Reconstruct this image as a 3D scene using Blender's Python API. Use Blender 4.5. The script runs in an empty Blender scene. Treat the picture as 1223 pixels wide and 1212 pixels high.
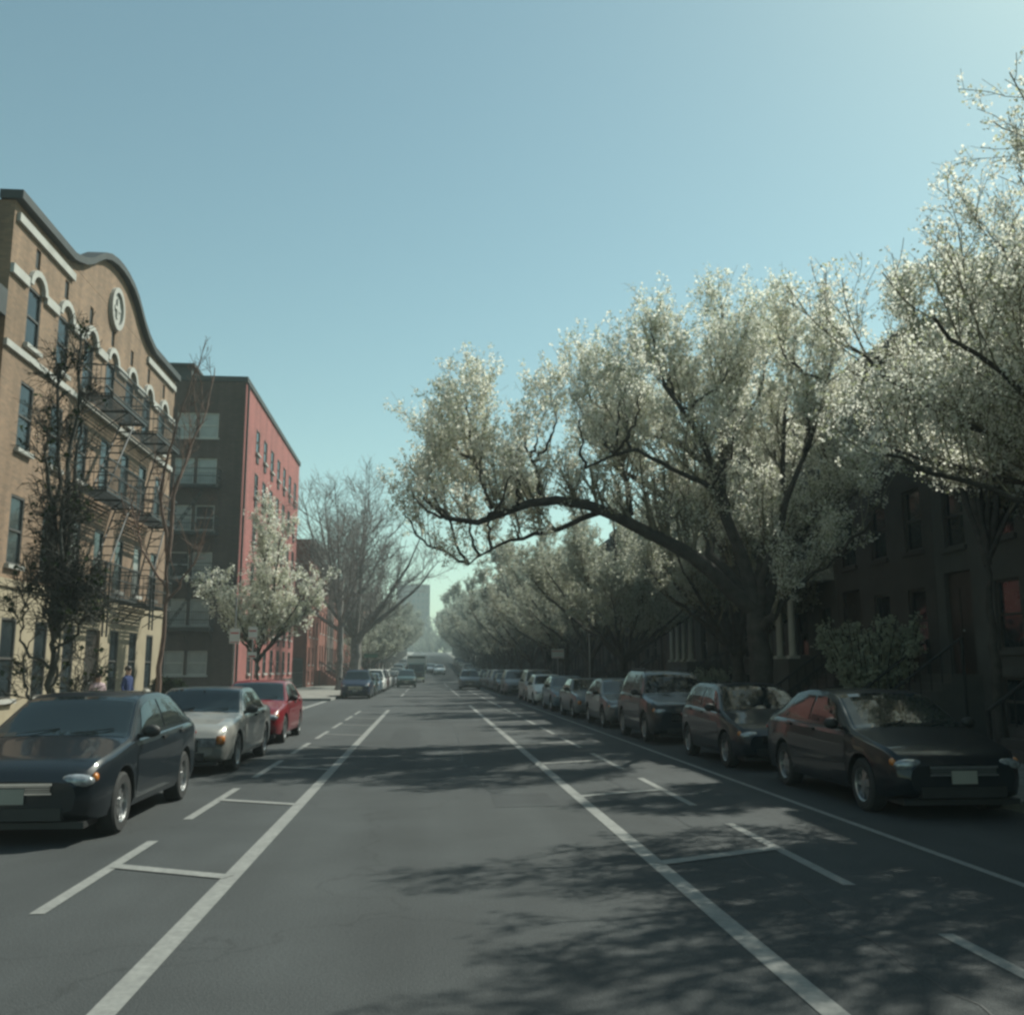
import bpy, bmesh, math, random
import numpy as np
from mathutils import Vector, Matrix
R = math.radians
S = bpy.context.scene
COL = S.collection
# ------------------------------------------------------------------ camera
cam_d = bpy.data.cameras.new("camera")
cam = bpy.data.objects.new("camera", cam_d)
COL.objects.link(cam)
cam.location = (0, 0, 1.75)
cam.rotation_euler = (R(90 + 9.42), 0, R(-4.92))
cam_d.sensor_width = 36.0
cam_d.lens = 36.0 * 1163.0 / 1223.0
cam_d.clip_start = 0.1
cam_d.clip_end = 8000
S.camera = cam
# ------------------------------------------------------------------ sky, sun, exposure
SUN_AZ = 55.0      # degrees clockwise from +Y
SUN_EL = 47.0
w = bpy.data.worlds.new("World")
S.world = w
w.use_nodes = True
nt = w.node_tree
nt.nodes.clear()
sky = nt.nodes.new("ShaderNodeTexSky")
sky.sky_type = 'NISHITA'
sky.sun_disc = False
sky.sun_elevation = R(SUN_EL)
sky.sun_rotation = R(SUN_AZ)
sky.altitude = 0
sky.air_density = 1.0
sky.dust_density = 0.6
sky.ozone_density = 1.0
tint = nt.nodes.new("ShaderNodeMix")
tint.data_type = 'RGBA'
tint.blend_type = 'MULTIPLY'
tint.inputs[0].default_value = 1.0
tint.inputs[7].default_value = (0.90, 1.06, 0.79, 1)
bg = nt.nodes.new("ShaderNodeBackground")
bg.inputs[1].default_value = 0.12
wo = nt.nodes.new("ShaderNodeOutputWorld")
nt.links.new(sky.outputs[0], tint.inputs[6])
nt.links.new(tint.outputs[2], bg.inputs[0])
nt.links.new(bg.outputs[0], wo.inputs[0])
sd = bpy.data.lights.new("sun", 'SUN')
sd.energy = 5.0
sd.angle = R(0.5)
sd.color = (0.98, 1.0, 0.88)
sun = bpy.data.objects.new("sun", sd)
COL.objects.link(sun)
_sv = Vector((math.sin(R(SUN_AZ)) * math.cos(R(SUN_EL)), math.cos(R(SUN_AZ)) * math.cos(R(SUN_EL)), math.sin(R(SUN_EL))))
sun.rotation_euler = _sv.to_track_quat('Z', 'Y').to_euler()
S.view_settings.view_transform = 'Standard'
S.view_settings.look = 'None'
S.view_settings.exposure = 0.25
S.view_settings.gamma = 1.0
S.render.engine = 'CYCLES'
S.cycles.use_denoising = True
S.cycles.max_bounces = 9
S.cycles.diffuse_bounces = 7
S.cycles.glossy_bounces = 3
S.cycles.transparent_max_bounces = 6
S.cycles.volume_bounces = 1
S.cycles.caustics_reflective = False
S.cycles.caustics_refractive = False
S.cycles.filter_width = 2.7

def rz(y):
    """height of the road: flat, then climbing, cresting far off"""
    y = np.asarray(y, dtype=float)
    a = np.clip(y - 110, 0, 20)
    z = 0.5 * 0.0015 * a * a
    z = z + 0.03 * np.clip(y - 130, 0, 270)
    c = np.clip(y - 400, 0, 40)
    z = z + 0.03 * c - 0.5 * 0.00125 * c * c
    z = z - 0.02 * np.clip(y - 440, 0, 400)
    return z

# ------------------------------------------------------------------ materials
MATS = {}
def mat(name, col, rough=0.8, metal=0.0, var=0.12, scale=6.0, bump=0.0, bscale=40.0, coat=0.0, spec=0.5, kind=None, col2=None, alpha=None, trans=0.0):
    if name in MATS:
        return MATS[name]
    m = bpy.data.materials.new(name)
    m.use_nodes = True
    n = m.node_tree.nodes; l = m.node_tree.links
    b = n["Principled BSDF"]
    b.inputs['Roughness'].default_value = rough
    b.inputs['Metallic'].default_value = metal
    b.inputs['Specular IOR Level'].default_value = spec
    b.inputs['Coat Weight'].default_value = coat
    b.inputs['Coat Roughness'].default_value = 0.04
    tc = n.new("ShaderNodeTexCoord")
    no = n.new("ShaderNodeTexNoise")
    no.inputs['Scale'].default_value = scale
    no.inputs['Detail'].default_value = 5
    l.new(tc.outputs['Object'], no.inputs['Vector'])
    rp = n.new("ShaderNodeValToRGB")
    c1 = tuple(max(0, c * (1 - var)) for c in col[:3]) + (1,)
    c2 = tuple(min(1, c * (1 + var)) for c in (col2 or col)[:3]) + (1,)
    rp.color_ramp.elements[0].position = 0.3
    rp.color_ramp.elements[1].position = 0.7
    rp.color_ramp.elements[0].color = c1
    rp.color_ramp.elements[1].color = c2
    l.new(no.outputs['Fac'], rp.inputs['Fac'])
    out = rp.outputs['Color']
    if kind == 'brick':
        sep = n.new("ShaderNodeSeparateXYZ"); l.new(tc.outputs['Object'], sep.inputs[0])
        ad = n.new("ShaderNodeMath"); ad.operation = 'ADD'
        l.new(sep.outputs[0], ad.inputs[0]); l.new(sep.outputs[1], ad.inputs[1])
        cb = n.new("ShaderNodeCombineXYZ"); l.new(ad.outputs[0], cb.inputs[0]); l.new(sep.outputs[2], cb.inputs[1])
        br = n.new("ShaderNodeTexBrick")
        br.inputs['Scale'].default_value = 1.0
        br.inputs['Brick Width'].default_value = 0.22
        br.inputs['Row Height'].default_value = 0.075
        br.inputs['Mortar Size'].default_value = 0.008
        br.inputs['Color1'].default_value = (0.8, 0.8, 0.8, 1)
        br.inputs['Color2'].default_value = (1.15, 1.1, 1.05, 1)
        br.inputs['Mortar'].default_value = (0.95, 1.0, 1.0, 1)
        l.new(cb.outputs[0], br.inputs['Vector'])
        mx = n.new("ShaderNodeMix"); mx.data_type = 'RGBA'; mx.blend_type = 'MULTIPLY'
        mx.inputs[0].default_value = 1
        l.new(out, mx.inputs[6]); l.new(br.outputs['Color'], mx.inputs[7])
        out = mx.outputs[2]
        # vertical weather streaks
        mp = n.new("ShaderNodeMapping"); mp.inputs['Scale'].default_value = (1.3, 1.3, 0.12)
        l.new(tc.outputs['Object'], mp.inputs[0])
        n2 = n.new("ShaderNodeTexNoise"); n2.inputs['Scale'].default_value = 1.2; n2.inputs['Detail'].default_value = 6
        l.new(mp.outputs[0], n2.inputs['Vector'])
        r2 = n.new("ShaderNodeValToRGB")
        r2.color_ramp.elements[0].position = 0.35; r2.color_ramp.elements[0].color = (0.72, 0.72, 0.70, 1)
        r2.color_ramp.elements[1].position = 0.62; r2.color_ramp.elements[1].color = (1.05, 1.05, 1.05, 1)
        l.new(n2.outputs['Fac'], r2.inputs['Fac'])
        m2 = n.new("ShaderNodeMix"); m2.data_type = 'RGBA'; m2.blend_type = 'MULTIPLY'; m2.inputs[0].default_value = 1
        l.new(out, m2.inputs[6]); l.new(r2.outputs['Color'], m2.inputs[7]); out = m2.outputs[2]
        bp = n.new("ShaderNodeBump"); bp.inputs['Strength'].default_value = 0.4; bp.inputs['Distance'].default_value = 0.01
        l.new(br.outputs['Fac'], bp.inputs['Height']); bp.invert = True
        l.new(bp.outputs[0], b.inputs['Normal'])
    if kind == 'slabs':
        sep = n.new("ShaderNodeSeparateXYZ"); l.new(tc.outputs['Object'], sep.inputs[0])
        cb = n.new("ShaderNodeCombineXYZ"); l.new(sep.outputs[0], cb.inputs[0]); l.new(sep.outputs[1], cb.inputs[1])
        br = n.new("ShaderNodeTexBrick"); br.offset = 0.0
        br.inputs['Scale'].default_value = 1.0
        br.inputs['Brick Width'].default_value = 1.5
        br.inputs['Row Height'].default_value = 1.5
        br.inputs['Mortar Size'].default_value = 0.014
        br.inputs['Color1'].default_value = (0.85, 0.85, 0.85, 1)
        br.inputs['Color2'].default_value = (1.1, 1.1, 1.1, 1)
        br.inputs['Mortar'].default_value = (0.4, 0.4, 0.4, 1)
        l.new(cb.outputs[0], br.inputs['Vector'])
        mx = n.new("ShaderNodeMix"); mx.data_type = 'RGBA'; mx.blend_type = 'MULTIPLY'
        mx.inputs[0].default_value = 1
        l.new(out, mx.inputs[6]); l.new(br.outputs['Color'], mx.inputs[7])
        out = mx.outputs[2]
    if kind == 'asphalt':
        # broad wear along the lanes, patches, cracks, fine aggregate
        mp = n.new("ShaderNodeMapping"); mp.inputs['Scale'].default_value = (0.9, 0.06, 1)
        l.new(tc.outputs['Object'], mp.inputs[0])
        n2 = n.new("ShaderNodeTexNoise"); n2.inputs['Scale'].default_value = 1.0; n2.inputs['Detail'].default_value = 4
        l.new(mp.outputs[0], n2.inputs['Vector'])
        r2 = n.new("ShaderNodeValToRGB")
        r2.color_ramp.elements[0].position = 0.3; r2.color_ramp.elements[0].color = (0.72, 0.72, 0.72, 1)
        r2.color_ramp.elements[1].position = 0.7; r2.color_ramp.elements[1].color = (1.12, 1.12, 1.12, 1)
        l.new(n2.outputs['Fac'], r2.inputs['Fac'])
        mx = n.new("ShaderNodeMix"); mx.data_type = 'RGBA'; mx.blend_type = 'MULTIPLY'; mx.inputs[0].default_value = 1
        l.new(out, mx.inputs[6]); l.new(r2.outputs['Color'], mx.inputs[7]); out = mx.outputs[2]
        vo = n.new("ShaderNodeTexVoronoi"); vo.feature = 'DISTANCE_TO_EDGE'; vo.inputs['Scale'].default_value = 0.22
        nd = n.new("ShaderNodeTexNoise"); nd.inputs['Scale'].default_value = 1.1; nd.inputs['Detail'].default_value = 5
        l.new(tc.outputs['Object'], nd.inputs['Vector'])
        vm = n.new("ShaderNodeVectorMath"); vm.operation = 'SCALE'; vm.inputs['Scale'].default_value = 1.8
        l.new(nd.outputs['Color'], vm.inputs[0])
        va = n.new("ShaderNodeVectorMath"); va.operation = 'ADD'
        l.new(vm.outputs[0], va.inputs[0]); l.new(tc.outputs['Object'], va.inputs[1])
        l.new(va.outputs[0], vo.inputs['Vector'])
        r3 = n.new("ShaderNodeValToRGB")
        r3.color_ramp.elements[0].position = 0.0; r3.color_ramp.elements[0].color = (0.62, 0.62, 0.62, 1)
        r3.color_ramp.elements[1].position = 0.006; r3.color_ramp.elements[1].color = (1, 1, 1, 1)
        l.new(vo.outputs['Distance'], r3.inputs['Fac'])
        m3 = n.new("ShaderNodeMix"); m3.data_type = 'RGBA'; m3.blend_type = 'MULTIPLY'; m3.inputs[0].default_value = 0.8
        l.new(out, m3.inputs[6]); l.new(r3.outputs['Color'], m3.inputs[7]); out = m3.outputs[2]
        n4 = n.new("ShaderNodeTexNoise"); n4.inputs['Scale'].default_value = 60; n4.inputs['Detail'].default_value = 3
        l.new(tc.outputs['Object'], n4.inputs['Vector'])
        r4 = n.new("ShaderNodeValToRGB")
        r4.color_ramp.elements[0].position = 0.35; r4.color_ramp.elements[0].color = (0.66, 0.66, 0.66, 1)
        r4.color_ramp.elements[1].position = 0.65; r4.color_ramp.elements[1].color = (1.2, 1.2, 1.2, 1)
        l.new(n4.outputs['Fac'], r4.inputs['Fac'])
        m4 = n.new("ShaderNodeMix"); m4.data_type = 'RGBA'; m4.blend_type = 'MULTIPLY'; m4.inputs[0].default_value = 1
        l.new(out, m4.inputs[6]); l.new(r4.outputs['Color'], m4.inputs[7]); out = m4.outputs[2]
    if kind == 'worn':
        # worn road paint: asphalt shows through
        n2 = n.new("ShaderNodeTexNoise"); n2.inputs['Scale'].default_value = 16; n2.inputs['Detail'].default_value = 8
        n2.inputs['Roughness'].default_value = 0.7
        l.new(tc.outputs['Object'], n2.inputs['Vector'])
        r2 = n.new("ShaderNodeValToRGB")
        r2.color_ramp.elements[0].position = 0.36; r2.color_ramp.elements[0].color = (0.45, 0.45, 0.45, 1)
        r2.color_ramp.elements[1].position = 0.62; r2.color_ramp.elements[1].color = (1, 1, 1, 1)
        l.new(n2.outputs['Fac'], r2.inputs['Fac'])
        mx = n.new("ShaderNodeMix"); mx.data_type = 'RGBA'
        l.new(r2.outputs['Color'], mx.inputs[0])
        mx.inputs[6].default_value = (0.13, 0.13, 0.13, 1)
        l.new(out, mx.inputs[7]); out = mx.outputs[2]
    if kind == 'petal':
        oi = n.new("ShaderNodeNewGeometry")
        r2 = n.new("ShaderNodeValToRGB")
        r2.color_ramp.elements[0].position = 0.0; r2.color_ramp.elements[0].color = tuple(col) + (1,)
        r2.color_ramp.elements[1].position = 0.68; r2.color_ramp.elements[1].color = tuple(col) + (1,)
        e = r2.color_ramp.elements.new(0.82); e.color = tuple(col2) + (1,)
        e = r2.color_ramp.elements.new(1.0); e.color = tuple(c * 0.6 for c in col2) + (1,)
        l.new(oi.outputs['Random Per Island'], r2.inputs['Fac']); out = r2.outputs['Color']
        tr = n.new("ShaderNodeBsdfTranslucent"); l.new(out, tr.inputs[0])
        ms = n.new("ShaderNodeMixShader"); ms.inputs[0].default_value = trans
        l.new(b.outputs[0], ms.inputs[1]); l.new(tr.outputs[0], ms.inputs[2])
        l.new(ms.outputs[0], n["Material Output"].inputs[0])
    l.new(out, b.inputs['Base Color'])
    if bump > 0:
        nb = n.new("ShaderNodeTexNoise"); nb.inputs['Scale'].default_value = bscale; nb.inputs['Detail'].default_value = 6
        l.new(tc.outputs['Object'], nb.inputs['Vector'])
        bp = n.new("ShaderNodeBump"); bp.inputs['Strength'].default_value = bump; bp.inputs['Distance'].default_value = 0.02
        l.new(nb.outputs['Fac'], bp.inputs['Height'])
        l.new(bp.outputs[0], b.inputs['Normal'])
    MATS[name] = m
    return m

M_ASPH = mat('asphalt', (0.049, 0.0535, 0.055), 0.9, kind='asphalt', var=0.15, scale=0.8, bump=0.5, bscale=90)
M_PAINT = mat('road_paint', (0.235, 0.235, 0.22), 0.8, kind='worn', var=0.12, scale=4)
M_WALK = mat('concrete', (0.21, 0.205, 0.185), 0.9, kind='slabs', var=0.18, scale=1.5, bump=0.2)
M_KERB = mat('kerb_stone', (0.24, 0.235, 0.22), 0.85, var=0.2, scale=3, bump=0.2)
M_EARTH = mat('earth', (0.10, 0.085, 0.06), 0.95, var=0.3, scale=0.6)
M_BARK = mat('bark', (0.055, 0.048, 0.042), 0.95, var=0.35, scale=5, bump=1.0, bscale=14)
M_BARKG = mat('bark_grey', (0.19, 0.175, 0.16), 0.95, var=0.3, scale=4, bump=0.8, bscale=14)
M_BARKD = mat('bark_dark', (0.05, 0.05, 0.042), 0.95, var=0.35, scale=4, bump=0.8, bscale=14)
M_BARKR = mat('bark_reddish', (0.17, 0.11, 0.085), 0.9, var=0.3, scale=4, bump=0.8, bscale=14)
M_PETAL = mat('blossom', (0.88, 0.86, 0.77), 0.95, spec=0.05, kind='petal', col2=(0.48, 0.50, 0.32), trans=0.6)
M_PETALM = mat('blossom_mid_shaded', (0.54, 0.54, 0.46), 0.95, spec=0.05, kind='petal', col2=(0.36, 0.38, 0.25), trans=0.5)  # darker blossom copy: backlit shade of the middle trees put into the colour
M_PETALF = mat('blossom_far_shaded', (0.40, 0.41, 0.35), 0.95, spec=0.05, kind='petal', col2=(0.24, 0.26, 0.18), trans=0.5)  # darkest blossom copy, shade on the far crowns painted into the petals
M_IVY = mat('ivy', (0.035, 0.05, 0.025), 0.95, spec=0.05, kind='petal', col2=(0.06, 0.07, 0.03), trans=0.15)
M_BUSH = mat('bush_leaf', (0.42, 0.44, 0.34), 0.95, spec=0.05, kind='petal', col2=(0.5, 0.5, 0.4), trans=0.4)
M_TAN = mat('tan_brick', (0.25, 0.165, 0.11), 0.9, kind='brick', var=0.12, scale=0.7)
M_CREAM = mat('cream_render', (0.31, 0.255, 0.175), 0.85, var=0.1, scale=1.5, bump=0.2)
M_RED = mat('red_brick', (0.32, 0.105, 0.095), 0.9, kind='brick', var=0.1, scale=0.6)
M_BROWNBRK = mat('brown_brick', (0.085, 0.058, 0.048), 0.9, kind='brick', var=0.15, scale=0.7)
M_RED2 = mat('dull_red_brick', (0.26, 0.09, 0.065), 0.9, kind='brick', var=0.15, scale=0.7)
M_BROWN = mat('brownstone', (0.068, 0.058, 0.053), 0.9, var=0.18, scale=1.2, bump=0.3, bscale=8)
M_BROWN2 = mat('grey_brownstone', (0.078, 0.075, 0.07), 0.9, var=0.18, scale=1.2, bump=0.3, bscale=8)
M_STONE = mat('pale_stone', (0.38, 0.37, 0.34), 0.8, var=0.12, scale=2, bump=0.15)
M_COLUMN = mat('column_paint', (0.42, 0.42, 0.38), 0.7, var=0.1, scale=3)
M_ROOF = mat('roof_felt', (0.05, 0.05, 0.05), 0.95, var=0.2, scale=1)
M_CORN = mat('dark_cornice', (0.035, 0.04, 0.04), 0.7, var=0.2, scale=2)
M_IRON = mat('black_iron', (0.02, 0.022, 0.022), 0.55, var=0.2, scale=10)
M_GLASS = mat('window_glass', (0.022, 0.03, 0.034), 0.06, var=0.3, scale=1.3, spec=0.4)
M_BARKT = mat('twig_bark', (0.20, 0.18, 0.13), 0.95, var=0.3, scale=5)
M_BLIND = mat('blind_behind_glass', (0.30, 0.31, 0.29), 0.25, var=0.15, scale=2.0, spec=0.6)
M_FRAME = mat('window_frame', (0.06, 0.055, 0.05), 0.6, var=0.1)
M_FRAMEW = mat('pale_frame', (0.5, 0.49, 0.45), 0.6, var=0.1)
M_DOOR = mat('dark_door', (0.03, 0.024, 0.02), 0.45, var=0.2, scale=4)
M_STEEL = mat('galvanised', (0.30, 0.31, 0.31), 0.5, metal=0.6, var=0.15, scale=8)
M_SIGNW = mat('sign_white', (0.6, 0.6, 0.57), 0.5, var=0.04)
M_SIGNR = mat('sign_red', (0.45, 0.03, 0.03), 0.5, var=0.04)
M_SIGNG = mat('sign_green', (0.01, 0.12, 0.06), 0.5, var=0.04)

# ------------------------------------------------------------------ mesh helpers
class MB:
    def __init__(self):
        self.v = []; self.f = []; self.mi = []
    def box(self, x0, x1, y0, y1, z0, z1, mi=0):
        if x0 > x1: x0, x1 = x1, x0
        if y0 > y1: y0, y1 = y1, y0
        if z0 > z1: z0, z1 = z1, z0
        b = len(self.v)
        self.v += [(x0, y0, z0), (x1, y0, z0), (x1, y1, z0), (x0, y1, z0), (x0, y0, z1), (x1, y0, z1), (x1, y1, z1), (x0, y1, z1)]
        self.f += [(b, b+3, b+2, b+1), (b+4, b+5, b+6, b+7), (b, b+1, b+5, b+4), (b+1, b+2, b+6, b+5), (b+2, b+3, b+7, b+6), (b+3, b, b+4, b+7)]
        self.mi += [mi] * 6
        return self
    def quad(self, a, b_, c, d, mi=0):
        b = len(self.v); self.v += [tuple(a), tuple(b_), tuple(c), tuple(d)]
        self.f.append((b, b+1, b+2, b+3)); self.mi.append(mi); return self
    def cyl(self, p0, p1, r0, r1=None, n=8, mi=0, caps=True):
        r1 = r0 if r1 is None else r1
        p0 = Vector(p0); p1 = Vector(p1); d = (p1 - p0).normalized()
        a = d.orthogonal().normalized(); c = d.cross(a)
        b = len(self.v)
        for p, r in ((p0, r0), (p1, r1)):
            for k in range(n):
                t = 2 * math.pi * k / n
                self.v.append(tuple(p + a * (r * math.cos(t)) + c * (r * math.sin(t))))
        for k in range(n):
            k2 = (k + 1) % n
            self.f.append((b + k, b + k2, b + n + k2, b + n + k)); self.mi.append(mi)
        if caps:
            self.f.append(tuple(b + k for k in range(n))[::-1]); self.mi.append(mi)
            self.f.append(tuple(b + n + k for k in range(n))); self.mi.append(mi)
        return self
    def ell(self, c, r, nu=12, nv=7, mi=0):
        b = len(self.v)
        for j in range(nv + 1):
            ph = math.pi * j / nv - math.pi / 2
            for i in range(nu):
                th = 2 * math.pi * i / nu
                self.v.append((c[0] + r[0] * math.cos(ph) * math.cos(th), c[1] + r[1] * math.cos(ph) * math.sin(th), c[2] + r[2] * math.sin(ph)))
        for j in range(nv):
            for i in range(nu):
                i2 = (i + 1) % nu
                self.f.append((b + j*nu + i, b + j*nu + i2, b + (j+1)*nu + i2, b + (j+1)*nu + i)); self.mi.append(mi)
        return self
    def mesh(self, name, mats, smooth=False):
        me = bpy.data.meshes.new(name)
        me.from_pydata(self.v, [], self.f)
        for m in (mats if isinstance(mats, (list, tuple)) else [mats]):
            me.materials.append(m)
        if any(self.mi):
            me.polygons.foreach_set('material_index', self.mi)
        if smooth:
            me.polygons.foreach_set('use_smooth', [True] * len(me.polygons))
        me.update()
        return me
    def build(self, name, mats, parent=None, smooth=False, loc=None):
        return link(name, self.mesh(name, mats, smooth), parent, loc)

def link(name, me, parent=None, loc=None, rot=None):
    o = bpy.data.objects.new(name, me)
    COL.objects.link(o)
    if parent is not None: o.parent = parent
    if loc is not None: o.location = loc
    if rot is not None: o.rotation_euler = rot
    return o
def tag(o, label=None, cat=None, group=None, kind=None):
    if label: o['label'] = label
    if cat: o['category'] = cat
    if group: o['group'] = group
    if kind: o['kind'] = kind
    return o
def empty(name, loc, rot=0, label=None, cat=None, group=None):
    o = bpy.data.objects.new(name, None); COL.objects.link(o)
    o.empty_display_size = 0.3
    o.location = loc; o.rotation_euler = (0, 0, rot)
    return tag(o, label, cat, group)
def copy_tree(o, parent=None):
    c = o.copy(); COL.objects.link(c)
    c.parent = parent
    for ch in list(o.children):
        copy_tree(ch, c)
    return c
def np_mesh(name, V, F, m, smooth=False):
    """V (n,3) F (k,4) or (k,3) arrays"""
    me = bpy.data.meshes.new(name)
    k, s = F.shape
    me.vertices.add(len(V)); me.vertices.foreach_set('co', V.astype(np.float32).ravel())
    me.loops.add(k * s); me.loops.foreach_set('vertex_index', F.astype(np.int32).ravel())
    me.polygons.add(k); me.polygons.foreach_set('loop_start', (np.arange(k) * s).astype(np.int32))
    me.polygons.foreach_set('loop_total', np.full(k, s, dtype=np.int32))
    if smooth: me.polygons.foreach_set('use_smooth', np.ones(k, dtype=bool))
    me.materials.append(m)
    me.update(calc_edges=True)
    return me
# ================================================================== SETTING
KL, KR = -5.35, 7.35           # kerb lines
FL, FR = -11.0, 13.0           # facades
SY0, SY1 = 44.3, 56.2          # the side street on the left
def strip(name, xs, ys, m, zoff=0.0, kind='structure', parent=None):
    """sheet following the road profile; xs, ys are arrays of grid lines"""
    X, Y = np.meshgrid(np.array(xs, float), np.array(ys, float))
    Z = rz(Y) + zoff
    V = np.stack([X, Y, Z], -1).reshape(-1, 3)
    nx = len(xs); ny = len(ys)
    i = np.arange((nx - 1) * (ny - 1)); a = (i // (nx - 1)) * nx + i % (nx - 1)
    F = np.stack([a, a + 1, a + nx + 1, a + nx], -1)
    o = link(name, np_mesh(name, V, F, m), parent)
    if kind: o['kind'] = kind
    return o
def ysub(a, b, step=4.0):
    n = max(1, int(round((b - a) / step)))
    return list(np.linspace(a, b, n + 1))
strip('ground', [-1500, -400, -120, -60, -20, 0, 20, 60, 120, 400, 1500], ysub(-120, 840, 4) + [1400, 3500], M_EARTH, -0.14)
strip('road', np.linspace(KL, KR, 4), ysub(-40, 460, 2), M_ASPH, 0.0)
strip('side_street', [-120, -60, -30, -11, -7, KL - 0.002], [SY0, 48, 52, SY1], M_ASPH, -0.003)
def solid_walk(name, x0, x1, y0, y1, m, h=0.13, zb=-0.3):
    ys = ysub(y0, y1, 3); mb = MB()
    for a, b in zip(ys[:-1], ys[1:]):
        za, zb_ = float(rz(a)), float(rz(b))
        mb.quad((x0, a, za + h), (x1, a, za + h), (x1, b, zb_ + h), (x0, b, zb_ + h))
        mb.quad((x0, b, zb_ + h), (x0, b, zb_ + zb), (x0, a, za + zb), (x0, a, za + h))
        mb.quad((x1, a, za + h), (x1, a, za + zb), (x1, b, zb_ + zb), (x1, b, zb_ + h))
    za = float(rz(y0)); zz = float(rz(y1))
    mb.quad((x0, y0, za + zb), (x1, y0, za + zb), (x1, y0, za + h), (x0, y0, za + h))
    mb.quad((x1, y1, zz + zb), (x0, y1, zz + zb), (x0, y1, zz + h), (x1, y1, zz + h))
    return tag(mb.build(name, m), kind='structure')
solid_walk('pavement', -11.3, KL - 0.16, -40, SY0 - 0.16, M_WALK)
solid_walk('pavement', -11.3, KL - 0.16, SY1 + 0.16, 460, M_WALK)
solid_walk('pavement', KR + 0.16, 13.3, -40, 460, M_WALK)
solid_walk('pavement', -120, -11.3, SY1 + 0.16, 57.4, M_WALK)
solid_walk('kerb', KL - 0.16, KL, -40, SY0 - 0.16, M_KERB, 0.14)
solid_walk('kerb', KL - 0.16, KL, SY1 + 0.16, 460, M_KERB, 0.14)
solid_walk('kerb', KR, KR + 0.16, -40, 460, M_KERB, 0.14)
solid_walk('kerb', -120, KL - 0.0, SY0 - 0.16, SY0, M_KERB, 0.14)
solid_walk('kerb', -120, KL - 0.0, SY1, SY1 + 0.16, M_KERB, 0.14)
# painted markings, 4 mm above the road
def paint(name, pts, wd, parent=None, lift=0.005):
    """a painted stroke along pts [(x,y),(x,y)]"""
    (xa, ya), (xb, yb) = pts
    n = max(1, int(abs(yb - ya) / 3)); mb = MB()
    d = Vector((xb - xa, yb - ya)).normalized(); p = Vector((-d.y, d.x)) * wd / 2
    for k in range(n):
        t0 = k / n; t1 = (k + 1) / n
        A = Vector((xa + (xb - xa) * t0, ya + (yb - ya) * t0)); B = Vector((xa + (xb - xa) * t1, ya + (yb - ya) * t1))
        za = float(rz(A.y)) + lift; zb = float(rz(B.y)) + lift
        mb.quad((A.x - p.x, A.y - p.y, za), (B.x - p.x, B.y - p.y, zb), (B.x + p.x, B.y + p.y, zb), (A.x + p.x, A.y + p.y, za))
    return tag(mb.build(name, M_PAINT), kind='structure')
paint('lane_line', [(-1.64, -20), (-1.64, 43.4)], 0.15)
paint('lane_line', [(2.12, -20), (2.10, 49.0)], 0.15)
for a, b in ((64, 72), (78, 90), (98, 110)):
    paint('lane_line', [(-1.64, a), (-1.64, b)], 0.14)
for a, b in ((64, 90), (98, 120)):
    paint('lane_line', [(2.10, a), (2.10, b)], 0.13)
paint('parking_line', [(4.90, -20), (4.90, 52)], 0.09)
paint('parking_line', [(4.90, 66), (4.90, 140)], 0.11)
paint('bike_lane_line', [(3.47, 46), (3.47, 88)], 0.11)
for k in range(-3, 8):
    yl = 9.15 + 4.52 * k
    if yl < 42:
        paint('buffer_dash', [(-2.79, yl - 1.45), (-2.79, yl + 1.6)], 0.11)
        paint('buffer_tick', [(-2.76, yl + 0.28), (-1.66, yl - 0.28)], 0.16, lift=0.009)
    yr = 9.62 + 4.75 * k
    if yr < 48:
        paint('buffer_dash', [(3.48, yr - 1.5), (3.48, yr + 1.75)], 0.11)
        paint('buffer_tick', [(2.14, yr - 0.47), (3.46, yr + 0.18)], 0.17, lift=0.009)
paint('crosswalk_line', [(-5.55, SY0 + 0.8), (-5.55, SY1 - 0.8)], 0.3)
paint('crosswalk_line', [(-8.6, SY0 + 0.8), (-8.6, SY1 - 0.8)], 0.3)
# manhole and patches on the carriageway
M_PATCH = mat('asphalt_patch_mix', (0.039, 0.043, 0.045), 0.92, kind='asphalt', var=0.15, scale=1.5, bump=0.4, bscale=90)
M_TAR = mat('tar_seal', (0.028, 0.03, 0.032), 0.6, var=0.2, scale=6)
def flat_poly(name, pts, m, zo):
    mb = MB(); n = len(pts); mb.v = [(x, y, zo) for x, y in pts]; mb.f = [tuple(range(n))]; mb.mi = [0]
    return tag(mb.build(name, m), kind='structure')
flat_poly('asphalt_patch', [(0.9, 12.9), (1.75, 13.0), (1.72, 14.3), (0.93, 14.25)], M_PATCH, 0.003)
flat_poly('asphalt_patch', [(-5.2, 33.0), (4.6, 33.2), (4.6, 34.3), (-5.2, 34.0)], M_PATCH, 0.003)
flat_poly('asphalt_patch', [(-0.95, 17.2), (-0.2, 17.3), (-0.15, 29.6), (-0.9, 29.5)], M_PATCH, 0.003)
def tar_seam(pts, wd, seed):
    rg = np.random.default_rng(seed); P = [Vector(p) for p in pts]; L_ = []; R_ = []
    Q = []
    for a_, b_ in zip(P[:-1], P[1:]):
        n = max(2, int((b_ - a_).length / 0.25))
        for k in range(n): Q.append(a_.lerp(b_, k / n) + Vector(rg.normal(size=2) * 0.02))
    Q.append(P[-1]); mb = MB()
    for a_, b_ in zip(Q[:-1], Q[1:]):
        d = (b_ - a_).normalized(); p = Vector((-d.y, d.x)) * wd * rg.uniform(.3, .6)
        mb.quad((a_.x - p.x, a_.y - p.y, .004), (b_.x - p.x, b_.y - p.y, .004), (b_.x + p.x, b_.y + p.y, .004), (a_.x + p.x, a_.y + p.y, .004))
    return tag(mb.build('tar_seam', M_TAR), kind='structure')
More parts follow.
